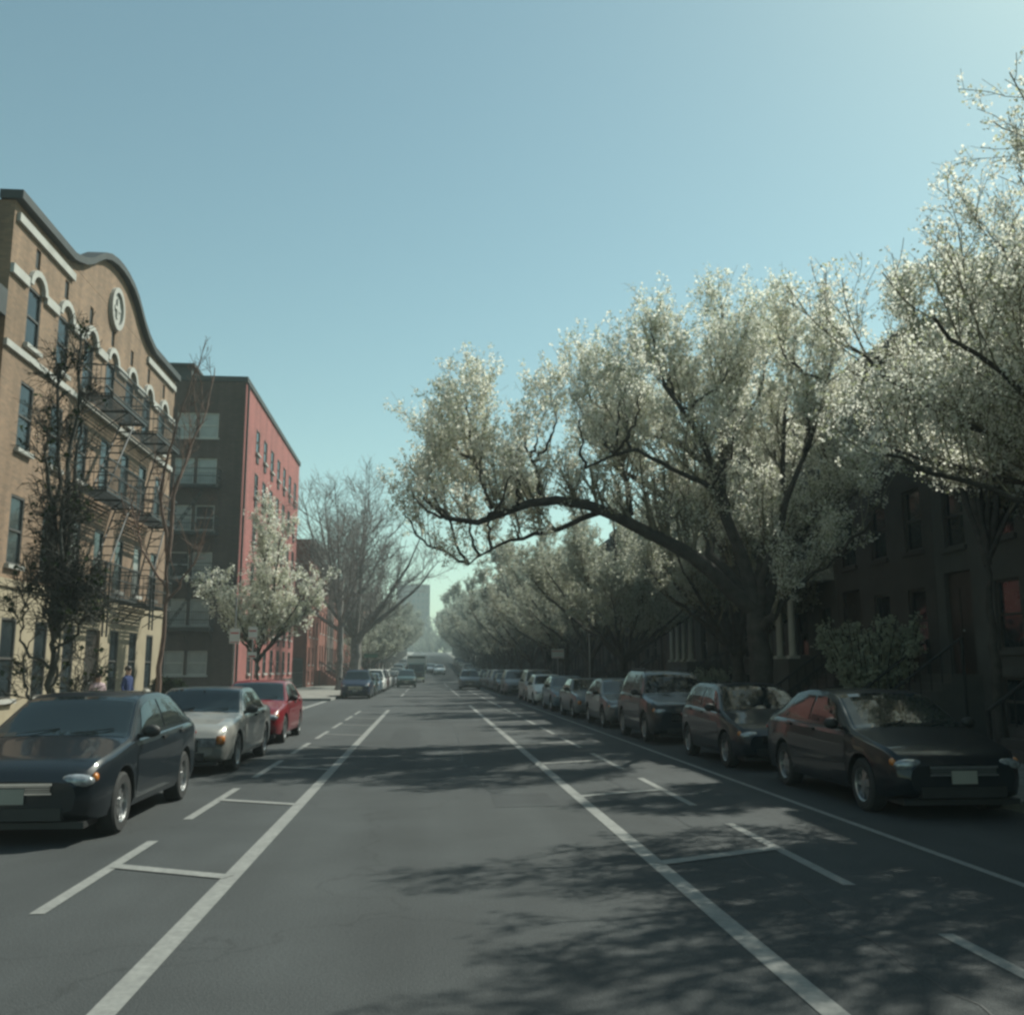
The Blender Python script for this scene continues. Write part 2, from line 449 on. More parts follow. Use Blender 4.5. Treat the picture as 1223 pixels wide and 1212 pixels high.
tar_seam([(0.95, 14.3), (0.7, 19.0), (0.85, 27.0), (0.7, 40.0)], 0.014, 3)
tar_seam([(2.9, 5.0), (3.0, 12.0), (2.85, 22.0)], 0.012, 4)

# ================================================================== BUILDINGS
def wall_mb(mb, O, U, N, L, z0, z1, opens, depth=0.18, mi=0):
    """wall rectangle with real openings; O origin, U along, N outward; opens = [(u0,u1,za,zb)]"""
    O = Vector(O); U = Vector(U); N = Vector(N)
    us = sorted(set([0.0, L] + [round(v, 4) for o in opens for v in o[:2]]))
    zs = sorted(set([z0, z1] + [round(v, 4) for o in opens for v in o[2:4]]))
    P = lambda u, z, d=0.0: O + U * u + Vector((0, 0, z)) - N * d
    for a, b in zip(us[:-1], us[1:]):
        for c, d in zip(zs[:-1], zs[1:]):
            uc = (a + b) / 2; zc = (c + d) / 2
            if any(o[0] < uc < o[1] and o[2] < zc < o[3] for o in opens):
                continue
            mb.quad(P(a, c), P(b, c), P(b, d), P(a, d), mi)
    for (a, b, c, d) in opens:
        mb.quad(P(a, c), P(b, c), P(b, c, depth), P(a, c, depth), mi)
        mb.quad(P(a, d, depth), P(b, d, depth), P(b, d), P(a, d), mi)
        mb.quad(P(a, c), P(a, c, depth), P(a, d, depth), P(a, d), mi)
        mb.quad(P(b, c, depth), P(b, c), P(b, d), P(b, d, depth), mi)
_WM = {}
def win_meshes(wd, ht, fr, gl, sill, arched=False, rail=True):
    key = (round(wd, 3), round(ht, 3), fr.name, gl.name, sill.name if sill else None)
    if key in _WM: return _WM[key]
    f = MB(); t = 0.06; h = wd / 2
    f.box(-h, -h + t, 0.06, 0.14, 0, ht); f.box(h - t, h, 0.06, 0.14, 0, ht)
    f.box(-h + t, h - t, 0.06, 0.14, 0, t); f.box(-h + t, h - t, 0.06, 0.14, ht - t, ht)
    if rail: f.box(-h + t, h - t, 0.07, 0.13, ht * 0.5 - 0.03, ht * 0.5 + 0.03)
    p = MB(); p.quad((-h + t, 0.11, t), (h - t, 0.11, t), (h - t, 0.11, ht - t), (-h + t, 0.11, ht - t))
    s = MB(); s.box(-h - 0.08, h + 0.08, -0.07, 0.055, -0.12, -0.003)
    r = (f.mesh('window', fr), p.mesh('pane', gl), s.mesh('sill', sill) if sill else None)
    _WM[key] = r
    return r
def add_window(parent, loc, rotz, wd, ht, fr=M_FRAME, gl=M_GLASS, sill=M_STONE, rail=True):
    a, b, c = win_meshes(wd, ht, fr, gl, sill, rail=rail)
    w_ = link('window', a, parent, loc, (0, 0, rotz))
    link('pane', b, w_)
    if c: link('sill', c, w_)
    return w_
def shell(B, W, D, H, wallm, front, left=(), right=(), parapet=0.5, name='wall', sidem=None, roofm=M_ROOF):
    """local frame: front along +x from 0..W, outward -y, body goes to +y"""
    mb = MB()
    wall_mb(mb, (0, 0, 0), (1, 0, 0), (0, -1, 0), W, -0.4, H, front)
    wall_mb(mb, (0, D, 0), (0, -1, 0), (-1, 0, 0), D, -0.4, H, left, mi=1 if sidem else 0)
    wall_mb(mb, (W, 0, 0), (0, 1, 0), (1, 0, 0), D, -0.4, H, right, mi=1 if sidem else 0)
    wall_mb(mb, (W, D, 0), (-1, 0, 0), (0, 1, 0), W, -0.4, H, (), mi=1 if sidem else 0)
    # inner faces of the parapet
    t = 0.25; zi = H - parapet
    for (x0, x1, y0, y1) in ((0, W, 0, t), (0, W, D - t, D), (0, t, t, D - t), (W - t, W, t, D - t)):
        mb.quad((x0, y0, H + .001), (x1, y0, H + .001), (x1, y1, H + .001), (x0, y1, H + .001))
    mb.quad((t, t, zi), (W - t, t, zi), (W - t, t, H), (t, t, H))
    mb.quad((W - t, D - t, zi), (t, D - t, zi), (t, D - t, H), (W - t, D - t, H))
    mb.quad((t, D - t, zi), (t, t, zi), (t, t, H), (t, D - t, H))
    mb.quad((W - t, t, zi), (W - t, D - t, zi), (W - t, D - t, H), (W - t, t, H))
    wl = mb.build(name, [wallm, sidem] if sidem else wallm, B)
    rf = MB(); rf.quad((t, t, zi), (W - t, t, zi), (W - t, D - t, zi), (t, D - t, zi)); rf.build('roof', roofm, B)
    # dark backing inside so openings are rooms, not sky
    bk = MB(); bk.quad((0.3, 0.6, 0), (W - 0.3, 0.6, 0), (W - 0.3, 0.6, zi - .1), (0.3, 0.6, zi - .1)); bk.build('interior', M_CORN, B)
    return wl

# ---- fire escape: local frame like a facade (x along, -y outwards)
def fire_escape(B, x0, x1, levels, depth=1.0, rot=0, origin=(0, 0, 0), ladder_low=2.6, stair=True):
    """one gallery per storey; its railing and the stair going up from it are its sub-parts"""
    def T(mb, o=origin):
        c, s = math.cos(rot), math.sin(rot)
        mb.v = [(o[0] + c * x - s * y, o[1] + s * x + c * y, o[2] + z) for x, y, z in mb.v]
    for li, z in enumerate(levels):
        plat = MB(); rail = MB(); lad = MB()
        for k in range(int((depth - 0.1) / 0.1)):
            y = -0.08 - k * 0.1
            plat.box(x0, x1, y - 0.035, y + 0.005, z - 0.04, z)
        plat.box(x0, x1, -depth, -depth + 0.05, z - 0.12, z - 0.031)
        for xx in (x0, (x0 + x1) / 2, x1 - 0.05):
            plat.box(xx, xx + 0.05, -depth + 0.04, -0.02, z - 0.10, z - 0.03)
            plat.cyl((xx + 0.025, -depth + 0.1, z - 0.1), (xx + 0.025, -0.03, z - 0.75), 0.018, n=5)
        for hz in (0.02, 0.5, 0.95):
            rail.box(x0 - .02, x1 + .02, -depth - 0.02, -depth + 0.02, z + hz - 0.02, z + hz + 0.02)
            for xx in (x0, x1):
                rail.box(xx - 0.02, xx + 0.02, -depth + 0.01, -0.02, z + hz - 0.019, z + hz + 0.019)
        nb = int((x1 - x0) / 0.13)
        for k in range(nb + 1):
            xx = x0 + (x1 - x0) * k / nb
            rail.box(xx - 0.009, xx + 0.009, -depth - 0.008, -depth + 0.008, z + 0.001, z + 0.94)
        for k in range(1, int(depth / 0.14)):
            for xx in (x0, x1):
                rail.box(xx - 0.008, xx + 0.008, -depth + k * 0.14 - 0.008, -depth + k * 0.14 + 0.008, z + 0.001, z + 0.94)
        if stair and li < len(levels) - 1:
            b = levels[li + 1]; xa, xb = x0 + 0.5, x1 - 0.7
            for yy in (-depth + 0.18, -depth + 0.62):
                lad.cyl((xa, yy, z + 0.01), (xb, yy, b - 0.02), 0.03, n=5)
            for k in range(1, 10):
                t = k / 10
                lad.box(xa + (xb - xa) * t - 0.07, xa + (xb - xa) * t + 0.07, -depth + 0.17, -depth + 0.63, z + (b - z) * t - 0.012, z + (b - z) * t + 0.012)
        p_ = MB() if False else plat
        T(plat); p = plat.build('fire_escape', M_IRON, B)
        T(rail); rail.build('railing', M_IRON, p)
        if lad.v: T(lad); lad.build('stair', M_IRON, p)
        if li == 0:
            dl = MB()
            for xx in (x0 + 0.3, x0 + 0.7):
                dl.box(xx - 0.02, xx + 0.02, -depth - 0.08, -depth - 0.03, ladder_low, z + 0.9)
            k = ladder_low + 0.15
            while k < z + 0.9:
                dl.box(x0 + 0.3, x0 + 0.7, -depth - 0.075, -depth - 0.045, k - 0.012, k + 0.012); k += 0.3
            T(dl); dl.build('ladder', M_IRON, p)

# ---- 1. tan apartment house with the curved gable (Y 25.2 .. 41.7)
TY0, TY1 = 25.1, 41.7
B = empty('apartment_house', (FL, TY0, 0.13), R(90), 'tan brick apartment house with curved gable, round medallion and black fire escapes', 'apartment building')
W = TY1 - TY0
cols = [33.4 + 2.2 * k - TY0 for k in (-3, -2, -1, 0, 1, 2, 3)]
rows = [(0.85, 2.1, 0.95), (4.35, 1.85, 0.9), (7.45, 1.85, 0.9), (10.35, 1.65, 0.9)]
ops = []
for ri, (zb, hh, ww) in enumerate(rows):
    for ci, c in enumerate(cols):
        if ri == 0 and ci == 3: continue
        ops.append((c - ww / 2, c + ww / 2, zb, zb + hh))
slots = [(c - 0.16, c + 0.16, 12.62, 13.2) for c in cols]
door_o = [(cols[3] - 0.7, cols[3] + 0.7, 0.02, 2.9)]
mb = MB()
shell(B, W, 14, 13.85, M_TAN, ops + slots + door_o, parapet=0.6)
for ri, (zb, hh, ww) in enumerate(rows):
    for ci, c in enumerate(cols):
        if ri == 0 and ci == 3: continue
        gl = M_BLIND if (ri * 7 + ci * 3) % 9 == 4 else M_GLASS
        add_window(B, (c, -0.05 if ri else -0.085, zb), 0, ww, hh, M_FRAME, gl, M_STONE)
for c in cols:
    link('attic_vent', MB().box(-0.15, 0.15, 0.05, 0.09, 0, 0.62).mesh('attic_vent', M_IRON) if c == cols[0] else bpy.data.meshes['attic_vent'], B, (c, 0, 12.625))
# gable: curved outline extruded, rising from the parapet
pts = [(37.9, 14.0), (37.5, 14.12), (36.9, 14.35), (36.3, 14.72), (35.8, 15.15), (35.3, 15.55), (34.7, 15.85), (34.0, 16.02), (33.4, 16.06)]
ol = pts + [(2 * 33.4 - y, z) for y, z in pts[::-1][1:]]
ol = [(y - TY0, 13.85 + (z - 14.0) * 0.74) for y, z in ol]
def extr(mb, prof, y0, y1, mi=0):
    n = len(prof); b = len(mb.v)
    mb.v += [(x, y0, z) for x, z in prof] + [(x, y1, z) for x, z in prof]
    mb.f.append(tuple(range(b, b + n))[::-1]); mb.mi.append(mi)
    mb.f.append(tuple(range(b + n, b + 2 * n))); mb.mi.append(mi)
    for k in range(n):
        k2 = (k + 1) % n
        mb.f.append((b + k, b + k2, b + n + k2, b + n + k)); mb.mi.append(mi)
g = MB(); extr(g, [(x, z if z > 13.851 else 13.854) for x, z in ol], -0.004, 0.3); g.build('gable', M_TAN, B)
cp = MB()
for (xa, za), (xb, zb) in zip(ol[:-1], ol[1:]):
    t = 0.24
    extr(cp, [(xa, za + 0.012), (xb, zb + 0.012), (xb, zb + t), (xa, za + t)], -0.22, 0.38)
cp.box(0 - 0.1, ol[-1][0] - 0.002, -0.22, 0.38, 13.862, 14.10); cp.box(ol[0][0] + 0.002, W + 0.02, -0.22, 0.38, 13.862, 14.10)
cp.build('coping', M_CORN, B)
md = MB()
cx = 33.4 - TY0
n = 24
for k in range(n):
    a0 = 2 * math.pi * k / n; a1 = 2 * math.pi * (k + 1) / n
    for (ra, rb, y0, y1) in ((0.52, 0.68, -0.14, -0.002), (0.0, 0.50, -0.05, -0.002)):
        q = lambda r, a, y: (cx + r * math.cos(a), y, 13.98 + r * 1.1 * math.sin(a))
        md.quad(q(ra, a0, y0), q(rb, a0, y0), q(rb, a1, y0), q(ra, a1, y0)); md.quad(q(rb, a0, y0), q(rb, a0, y1), q(rb, a1, y1), q(rb, a1, y0))
        if ra > 0: md.quad(q(ra, a0, y1), q(ra, a0, y0), q(ra, a1, y0), q(ra, a1, y1))
md.box(cx - 0.3, cx + 0.3, -0.11, -0.051, 13.92, 14.04); md.box(cx - 0.07, cx + 0.07, -0.108, -0.052, 13.63, 14.33)
md.build('medallion', M_STONE, B)
bd = MB()
bd.box(12.3, W - 0.15, -0.10, -0.003, 13.35, 13.58); bd.box(0.15, 4.3, -0.10, -0.003, 13.35, 13.58)
# band at the top floor: straight between windows, arched hood over each
prev = 0.02
for c in cols:
    bd.box(prev, c - 0.62, -0.10, -0.003, 11.86, 12.12)
    for k in range(8):
        a0 = math.pi * k / 8; a1 = math.pi * (k + 1) / 8
        q = lambda r, a: (c + r * math.cos(a), 12.0 + r * 0.9 * math.sin(a))
        extr(bd, [q(0.42, a0), q(0.61, a0), q(0.61, a1), q(0.42, a1)], -0.12, -0.004)
    prev = c + 0.62
bd.box(prev, W - 0.02, -0.10, -0.003, 11.86, 12.12)
bd.box(0.0, W - 0.01, -0.09, -0.003, 9.88, 10.06)
bd.build('stone_band', M_STONE, B)
cr = MB()
ops0 = [o for o in ops if o[2] < 2] + door_o
wall_mb(cr, (0, -0.03, 0), (1, 0, 0), (0, -1, 0), W, 0.0, 3.85, ops0, depth=0.029)
cr.box(0, W, -0.10, -0.031, 3.75, 3.95)
cr.build('ground_floor_render', M_CREAM, B)
dr = MB(); dr.box(cols[3] - 0.68, cols[3] + 0.68, 0.08, 0.13, 0.03, 2.4); dr.box(cols[3] - 0.68, cols[3] + 0.68, 0.08, 0.12, 2.42, 2.88)
d_ = dr.build('door', M_DOOR, B); MB().ell((cols[3] + 0.1, 0.05, 1.15), (0.035, 0.035, 0.035)).build('handle', M_STEEL, d_)
fire_escape(B, 30.6 - TY0, 35.2 - TY0 - 0.8, [3.95, 7.15, 10.15], depth=1.05)
fire_escape(B, 35.6 - TY0, 38.9 - TY0, [3.95, 7.15, 10.15], depth=1.05, ladder_low=3.0)

# ---- older neighbour in front of it on the left edge
B = empty('apartment_house', (FL - 0.3, 8.2, 0.13), R(90), 'plain tan brick house at the left edge, nearest the camera', 'apartment building')
W2 = 16.7
op = [(1.2 + 2.35 * k, 2.15 + 2.35 * k, z, z + 1.75) for k in range(7) for z in (1.0, 4.2, 7.4)]
shell(B, W2, 14, 11.2, M_TAN, op)
for (a, b, c, d) in op: add_window(B, ((a + b) / 2, 0, c), 0, b - a, d - c)
MB().box(-0.1, W2 + 0.1, -0.35, -0.003, 10.6, 11.3).build('cornice', M_CORN, B)

# ---- 2. tall red block beyond the side street (Y 57.5 .. 82)
RY0 = 57.4; RW = 24.6; RH = 18.55
B = empty('apartment_block', (FL, RY0, 0.13), R(90), 'six storey bright red brick block with dark shaded side wall on the side street corner', 'apartment building')
rc = [(62.0 + 2.95 * k - RY0) for k in range(7)]
rrow = [(1.35, 1.6), (3.9, 1.5), (6.7, 1.5), (9.5, 1.5), (12.35, 1.5), (15.15, 1.5)]
fo = [(c - 0.6, c + 0.6, z, z + h) for z, h in rrow for c in rc]
ac = [(c - 0.38, c + 0.38, z - 0.62, z - 0.22) for z, h in rrow[1:] for c in rc]
side_x = [2.05, 3.35, 6.2, 7.5, 10.4, 11.8]
srow = [(1.3, 1.35), (4.1, 1.5), (6.85, 1.45), (9.6, 1.45), (12.35, 1.5), (15.1, 1.5)]
D_ = 16.0
so = [(D_ - x - 0.55, D_ - x + 0.55, z, z + h) for z, h in srow for x in side_x]
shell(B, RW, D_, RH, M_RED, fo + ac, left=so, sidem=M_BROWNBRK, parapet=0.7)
for (a, b, c, d) in fo: add_window(B, ((a + b) / 2, -0.085, c), 0, b - a, d - c, M_FRAME, M_GLASS, M_STONE)
for i, (a, b, c, d) in enumerate(ac):
    g = link('air_conditioner', MB().box(-0.36, 0.36, -0.06, 0.12, 0.01, 0.39).mesh('air_conditioner', M_IRON) if i == 0 else bpy.data.meshes['air_conditioner'], B, ((a + b) / 2, 0, c))
for i, (a, b, c, d) in enumerate(so):
    add_window(B, (0, D_ - (a + b) / 2, c), R(-90), b - a, d - c, M_FRAMEW, M_BLIND if i % 5 != 3 else M_GLASS, M_STONE)
cop = MB(); cop.box(-0.08, RW + 0.08, -0.10, 0.3, RH + 0.003, RH + 0.32); cop.box(-0.08, 0.3, 0.301, D_, RH + 0.003, RH + 0.32)
cop.build('coping', M_CORN, B)
fire_escape(B, -4.2, -1.2, [3.85, 6.6, 9.35, 12.1], depth=1.1, rot=R(-90), origin=(0, 0, 0))
pe = MB(); pe.box(1.5, 6.0, 3.6, 7.5, RH - 0.698, RH + 1.35); pe.box(1.3, 6.2, 3.4, 7.7, RH + 1.353, RH + 1.5)
pe.build('stair_bulkhead', M_CORN, B)
b2 = MB(); b2.box(-0.05, RW, -0.06, -0.003, 0.0, 0.9); b2.build('plinth', M_BROWN, B)
dp = MB(); dp.cyl((0.25, -0.12, 0.0), (0.25, -0.12, RH - 0.1), 0.07, n=8); dp.build('downpipe', M_IRON, B)
fe = MB()
for k in range(18):
    fe.box(RW + 0.5 + k * 0.52, RW + 0.56 + k * 0.52, 0.3, 0.36, 0, 2.6)
for z in (0.2, 1.3, 2.45): fe.box(RW + 0.3, RW + 9.4, 0.31, 0.35, z, z + 0.06)
f_ = link('iron_gate', fe.mesh('iron_gate', M_IRON), None, (FL, RY0, 0.13), (0, 0, R(90)))
tag(f_, 'tall black iron gate closing the yard beside the red brick block', 'gate')

# ---- 3. low building with dark mansard, then red rows
def row_house(name, y0, Wd, H, wallm, label, group=None, side='L', floors=3, n=3, cornice=M_CORN, stoop=True, portico=False, corn_h=0.9, sidewin=False, plain=False, z=None, winglass=M_GLASS):
    if z is None: z = float(rz(y0 + Wd / 2)) + 0.13
    if side == 'L': B = empty(name, (FL, y0, z), R(90), label, 'house', group)
    else: B = empty(name, (FR, y0 + Wd, z), R(-90), label, 'house', group)
    fh = (H - corn_h - 1.6) / floors
    xs = [Wd * (k + 0.5) / n for k in range(n)]
    di = n - 1 if side == 'L' else 0
    op = []; wins = []
    for f in range(floors):
        zb = 2.05 + fh * f
        for k, x in enumerate(xs):
            hh = min(2.0, fh * 0.62)
            if f == 0 and k == di: continue
            wins.append((x - 0.48, x + 0.48, zb, zb + hh))
    for k, x in enumerate(xs):
        if k != di: wins.append((x - 0.48, x + 0.48, 0.35, 1.45))
    dz = 1.5
    door = (xs[di] - 0.6, xs[di] + 0.6, dz, dz + 2.5)
    left = [(3.0, 4.0, 2.05 + fh * f, 2.05 + fh * f + 1.5) for f in range(floors)] if sidewin else []
    shell(B, Wd, 11, H, wallm, wins + [door], left=left, parapet=0.4)
    for (a, b, c, d) in wins: add_window(B, ((a + b) / 2, 0, c), 0, b - a, d - c, M_FRAME, winglass, wallm if wallm in (M_BROWN, M_BROWN2) else M_STONE)
    for (a, b, c, d) in left: add_window(B, (0, 11 - (a + b) / 2, c), R(-90), b - a, d - c, M_FRAME, M_GLASS, M_STONE)
    cm = MB(); cm.box(0.03, Wd - 0.03, -0.45, -0.003, H - 0.25, H + 0.05); cm.box(0.03, Wd - 0.03, -0.2, -0.003, H - corn_h, H - 0.252)
    nbk = max(3, int(Wd / 1.1))
    for k in range(nbk):
        xx = 0.25 + (Wd - 0.5) * k / (nbk - 1); cm.box(xx - 0.08, xx + 0.08, -0.4, -0.201, H - corn_h + 0.1, H - 0.254)
    cm.build('cornice', cornice, B)
    dm = MB(); dm.box(door[0] + 0.02, door[1] - 0.02, 0.1, 0.15, dz + 0.01, dz + 2.48)
    for sx in (-0.28, 0.28): dm.box(xs[di] + sx - 0.2, xs[di] + sx + 0.2, 0.08, 0.098, dz + 0.3, dz + 2.1)
    dd = dm.build('door', M_DOOR, B); MB().ell((xs[di] + 0.05, 0.06, dz + 1.05), (0.03, 0.03, 0.03)).build('handle', M_STEEL, dd)
    if stoop:
        st = MB(); ns = 8
        for k in range(ns):
            st.box(xs[di] - 0.8, xs[di] + 0.8, -0.5 - 0.27 * (ns - k), -0.5 - 0.27 * (ns - k - 1) - 0.0005, -0.1, dz * (k + 1) / ns - 0.01)
        st.box(xs[di] - 0.8, xs[di] + 0.8, -0.5, -0.003, -0.1, dz - 0.003)
        so_ = st.build('stoop', wallm, B)
        for sx in (-0.78, 0.78):
            rl = MB()
            rl.cyl((xs[di] + sx, -2.6, 0.85), (xs[di] + sx, -0.45, dz + 0.85), 0.035, n=6)
            for k in range(9):
                t = k / 8; yy = -2.6 + 2.15 * t; zz = dz * t
                rl.cyl((xs[di] + sx, yy, -0.05), (xs[di] + sx, yy, zz + 0.87), 0.018 if k % 8 else 0.05, n=5)
            rl.build('railing', M_IRON, so_)
    if portico:
        pb = MB(); pb.box(0.4, Wd - 0.2, -1.7, -0.004, -0.1, 1.9) if False else pb.box(2.0, Wd - 0.25, -1.6, -0.004, -0.1, 1.95)
        pb.build('porch_base', wallm, B)
        for k in range(4):
            cxx = 2.25 + (Wd - 2.75) * k / 3
            c_ = MB(); c_.cyl((0, 0, 0.1), (0, 0, 2.35), 0.115, 0.10, n=12); c_.box(-0.17, 0.17, -0.17, 0.17, 0, 0.098); c_.box(-0.17, 0.17, -0.17, 0.17, 2.352, 2.5)
            link('column', c_.mesh('column', M_COLUMN) if 'column' not in bpy.data.meshes else bpy.data.meshes['column'], B, (cxx, -1.35, 1.953))
        en = MB(); en.box(1.9, Wd - 0.15, -1.65, -0.005, 4.457, 4.95); en.box(1.8, Wd - 0.05, -1.75, -0.006, 4.953, 5.1); en.build('porch_roof', M_COLUMN, B)
    return B
row_house('corner_house', 91.5, 9.5, 13.6, M_RED2, 'narrow red brick house with heavy black cornice, first beyond the iron gate', side='L', floors=4, n=3, corn_h=1.7, sidewin=True)
row_house('row_house', 101.1, 8.0, 12.2, M_RED2, 'dull red brick row house behind the trunks of the big bare tree', side='L', n=3)
row_house('row_house', 109.2, 7.6, 12.0, M_BROWNBRK, 'brown brick row house left of the big bare tree, further along', side='L', n=3)
row_defs = [  # y0, H, material, portico, label
 (-6.5, 10.4, M_BROWN, False, 'brownstone behind the camera side of the right pavement, southernmost'),
 (-0.4, 10.2, M_BROWN2, False, 'grey brownstone second from the near end of the right hand row'),
 (5.7, 10.8, M_BROWN, False, 'shaded brownstone third from the near end of the right hand row'),
 (11.8, 10.5, M_BROWN, False, 'dark brownstone at the right edge of the picture, behind the nearest parked car'),
 (17.9, 10.2, M_BROWN2, False, 'grey shaded brownstone just right of the pale front yard bush'),
 (24.0, 10.6, M_BROWN, False, 'dark brownstone with stoop behind the pale front yard bush'),
 (30.1, 10.3, M_BROWN2, True, 'shaded house with pale columned porch to the right of the big arching trunk'),
 (36.2, 10.9, M_BROWN, False, 'brownstone hidden behind the trunk of the big arching tree'),
 (42.3, 10.4, M_BROWN2, True, 'shaded house with pale columned porch to the left of the big arching trunk'),
 (48.4, 10.7, M_BROWN, False, 'brownstone next beyond the left hand columned porch'),
 (54.5, 10.2, M_BROWN, False, 'second brownstone beyond the left hand columned porch'),
 (60.6, 10.9, M_BROWN2, False, 'third house beyond the left hand columned porch, greyer stone'),
]
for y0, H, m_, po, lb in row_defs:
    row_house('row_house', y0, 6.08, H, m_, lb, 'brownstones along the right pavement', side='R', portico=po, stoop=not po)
ORD = ['first', 'second', 'third', 'fourth', 'fifth', 'sixth', 'seventh', 'eighth']
fh = row_house('row_house', 66.7, 6.08, 10.6, M_BROWN, 'first brownstone beyond the gap in the right parked cars', 'distant brownstones on the right', side='R')
for k in range(1, 26):
    y0 = 66.7 + 6.1 * k
    c = copy_tree(fh); c.location = (FR, y0 + 6.08, float(rz(y0 + 3)) + 0.13 + random.Random(k).uniform(-.3, .3) - 0.2)
    c['label'] = ORD[k] + ' brownstone beyond the gap in the right parked cars' if k < 8 else 'brownstone in the farthest hazy part of the right hand row'
fl = row_house('row_house', 117.0, 7.0, 11.4, M_RED2, 'first red brick row house beyond the big bare trees on the left', 'distant brick houses on the left', side='L')
for k in range(1, 20):
    y0 = 117.0 + 7.03 * k
    c = copy_tree(fl); c.location = (FL, y0, float(rz(y0 + 3)) - 0.05)
    c['label'] = ORD[k] + ' red brick row house beyond the big bare trees on the left' if k < 8 else 'red brick row house in the farthest hazy part of the left hand row'

# distant tower block beyond the crest
B = empty('tower_block', (-16.5, 520, -2), 0, 'tall hazy brown tower block far away at the end of the street', 'tower')
tw = MB(); ops = [(1.2 + 2.4 * i, 2.4 + 2.4 * i, 12 + 3.3 * j, 13.8 + 3.3 * j) for i in range(7) for j in range(10)]
shell(B, 17.5, 14, 48, M_BROWNBRK, ops)
wm = MB().quad((-0.6, 0.12, 0), (0.6, 0.12, 0), (0.6, 0.12, 1.8), (-0.6, 0.12, 1.8)).mesh('window', M_GLASS)
for (a, b, c, d) in ops: link('window', wm, B, ((a + b) / 2, 0, c))

# ================================================================== TREES
def unit(v): return v / np.maximum(np.linalg.norm(v, axis=-1, keepdims=True), 1e-9)
def tubes(P, Rr, S_):
    """P (N,K,3), Rr (N,K): vertices and quads of N tubes"""
    N, K, _ = P.shape
    T = np.empty_like(P); T[:, 1:-1] = P[:, 2:] - P[:, :-2]; T[:, 0] = P[:, 1] - P[:, 0]; T[:, -1] = P[:, -1] - P[:, -2]
    T = unit(T)
    ref = np.where(np.abs(T[:, :1, 2:3]) > 0.8, np.array([1.0, 0, 0]), np.array([0, 0, 1.0]))
    A = unit(np.cross(T, np.broadcast_to(ref, T.shape))); Bn = np.cross(T, A)
    th = np.arange(S_) * 2 * math.pi / S_
    V = P[:, :, None] + Rr[:, :, None, None] * (A[:, :, None] * np.cos(th)[None, None, :, None] + Bn[:, :, None] * np.sin(th)[None, None, :, None])
    idx = np.arange(N * K * S_).reshape(N, K, S_)
    a = idx[:, :-1]; b = idx[:, 1:]
    F = np.stack([a, np.roll(a, -1, 2), np.roll(b, -1, 2), b], -1).reshape(-1, 4)
    return V.reshape(-1, 3), F
def resample(pts, K):
    pts = np.array(pts, float)
    d = np.r_[0, np.cumsum(np.linalg.norm(np.diff(pts, axis=0), axis=1))]
    # smooth through the given points with a Catmull-Rom
    tt = np.linspace(0, d[-1], K); out = np.empty((K, 3))
    for i, t in enumerate(tt):
        k = min(np.searchsorted(d, t, side='right') - 1, len(pts) - 2); k = max(k, 0)
        u = (t - d[k]) / max(d[k + 1] - d[k], 1e-6)
        p0 = pts[max(k - 1, 0)]; p1 = pts[k]; p2 = pts[k + 1]; p3 = pts[min(k + 2, len(pts) - 1)]
        out[i] = 0.5 * ((2 * p1) + (-p0 + p2) * u + (2 * p0 - 5 * p1 + 4 * p2 - p3) * u * u + (-p0 + 3 * p1 - 3 * p2 + p3) * u ** 3)
    return out
def sample(P, Rr, idx, t):
    K = P.shape[1]; f = t * (K - 1); k = np.minimum(f.astype(int), K - 2); u = (f - k)[:, None]
    a = P[idx, k]; b = P[idx, k + 1]
    r = Rr[idx, k] * (1 - u[:, 0]) + Rr[idx, k + 1] * u[:, 0]
    return a * (1 - u) + b * u, unit(b - a), r
def grow(P, Rr, n, rng, t0, t1, L, spread, along, up, curl, K=5, rmul=0.45, rmin=0.004, taper=0.25, wig=0.12, jitter=0.35, lshort=0.5):
    N = P.shape[0]
    seg = np.linalg.norm(np.diff(P, axis=1), axis=2).sum(1)
    pr = seg / seg.sum()
    idx = rng.choice(N, size=n, p=pr)
    t = rng.uniform(t0, t1, n)
    o, T, r = sample(P, Rr, idx, t)
    rd = rng.normal(size=(n, 3)); rd -= (rd * T).sum(1, keepdims=True) * T; rd = unit(rd)
    D = unit(T * along + rd * spread + np.array([0, 0, up]))
    ln = L * (1 - lshort * t) * rng.uniform(1 - jitter, 1 + jitter, n)
    Q = np.empty((n, K, 3)); Q[:, 0] = o
    for k in range(1, K):
        D = unit(D + np.array([0, 0, curl]) / K + rng.normal(size=(n, 3)) * wig)
        Q[:, k] = Q[:, k - 1] + D * (ln / (K - 1))[:, None]
    r0 = np.maximum(r * rmul, rmin * 1.3)
    RR = r0[:, None] * np.linspace(1, taper, K)[None]
    return Q, np.maximum(RR, rmin)
def quads(C, size, rng, flat=0.0):
    n = len(C)
    a = unit(rng.normal(size=(n, 3))); b = rng.normal(size=(n, 3)); b = unit(np.cross(a, b))
    s = (size * rng.uniform(0.6, 1.25, n))[:, None]
    V = np.stack([C - a * s - b * s * 0.55, C + a * s * 0.2 - b * s, C + a * s + b * s * 0.5, C - a * s * 0.3 + b * s], 1).reshape(-1, 3)
    F = np.arange(4 * n).reshape(n, 4)
    return V, F
def merge(parts):
    V = []; F = []; o = 0
    for v, f in parts:
        V.append(v); F.append(f + o); o += len(v)
    return np.concatenate(V), np.concatenate(F)
def along_pts(P, n, rng, t0=0.3, jit=0.04):
    R0 = np.zeros(P.shape[:2])
    seg = np.linalg.norm(np.diff(P, axis=1), axis=2).sum(1)
    idx = rng.choice(P.shape[0], size=n, p=seg / seg.sum())
    o, T, r = sample(P, R0, idx, rng.uniform(t0, 1.0, n) )
    return o + rng.normal(size=o.shape) * jit
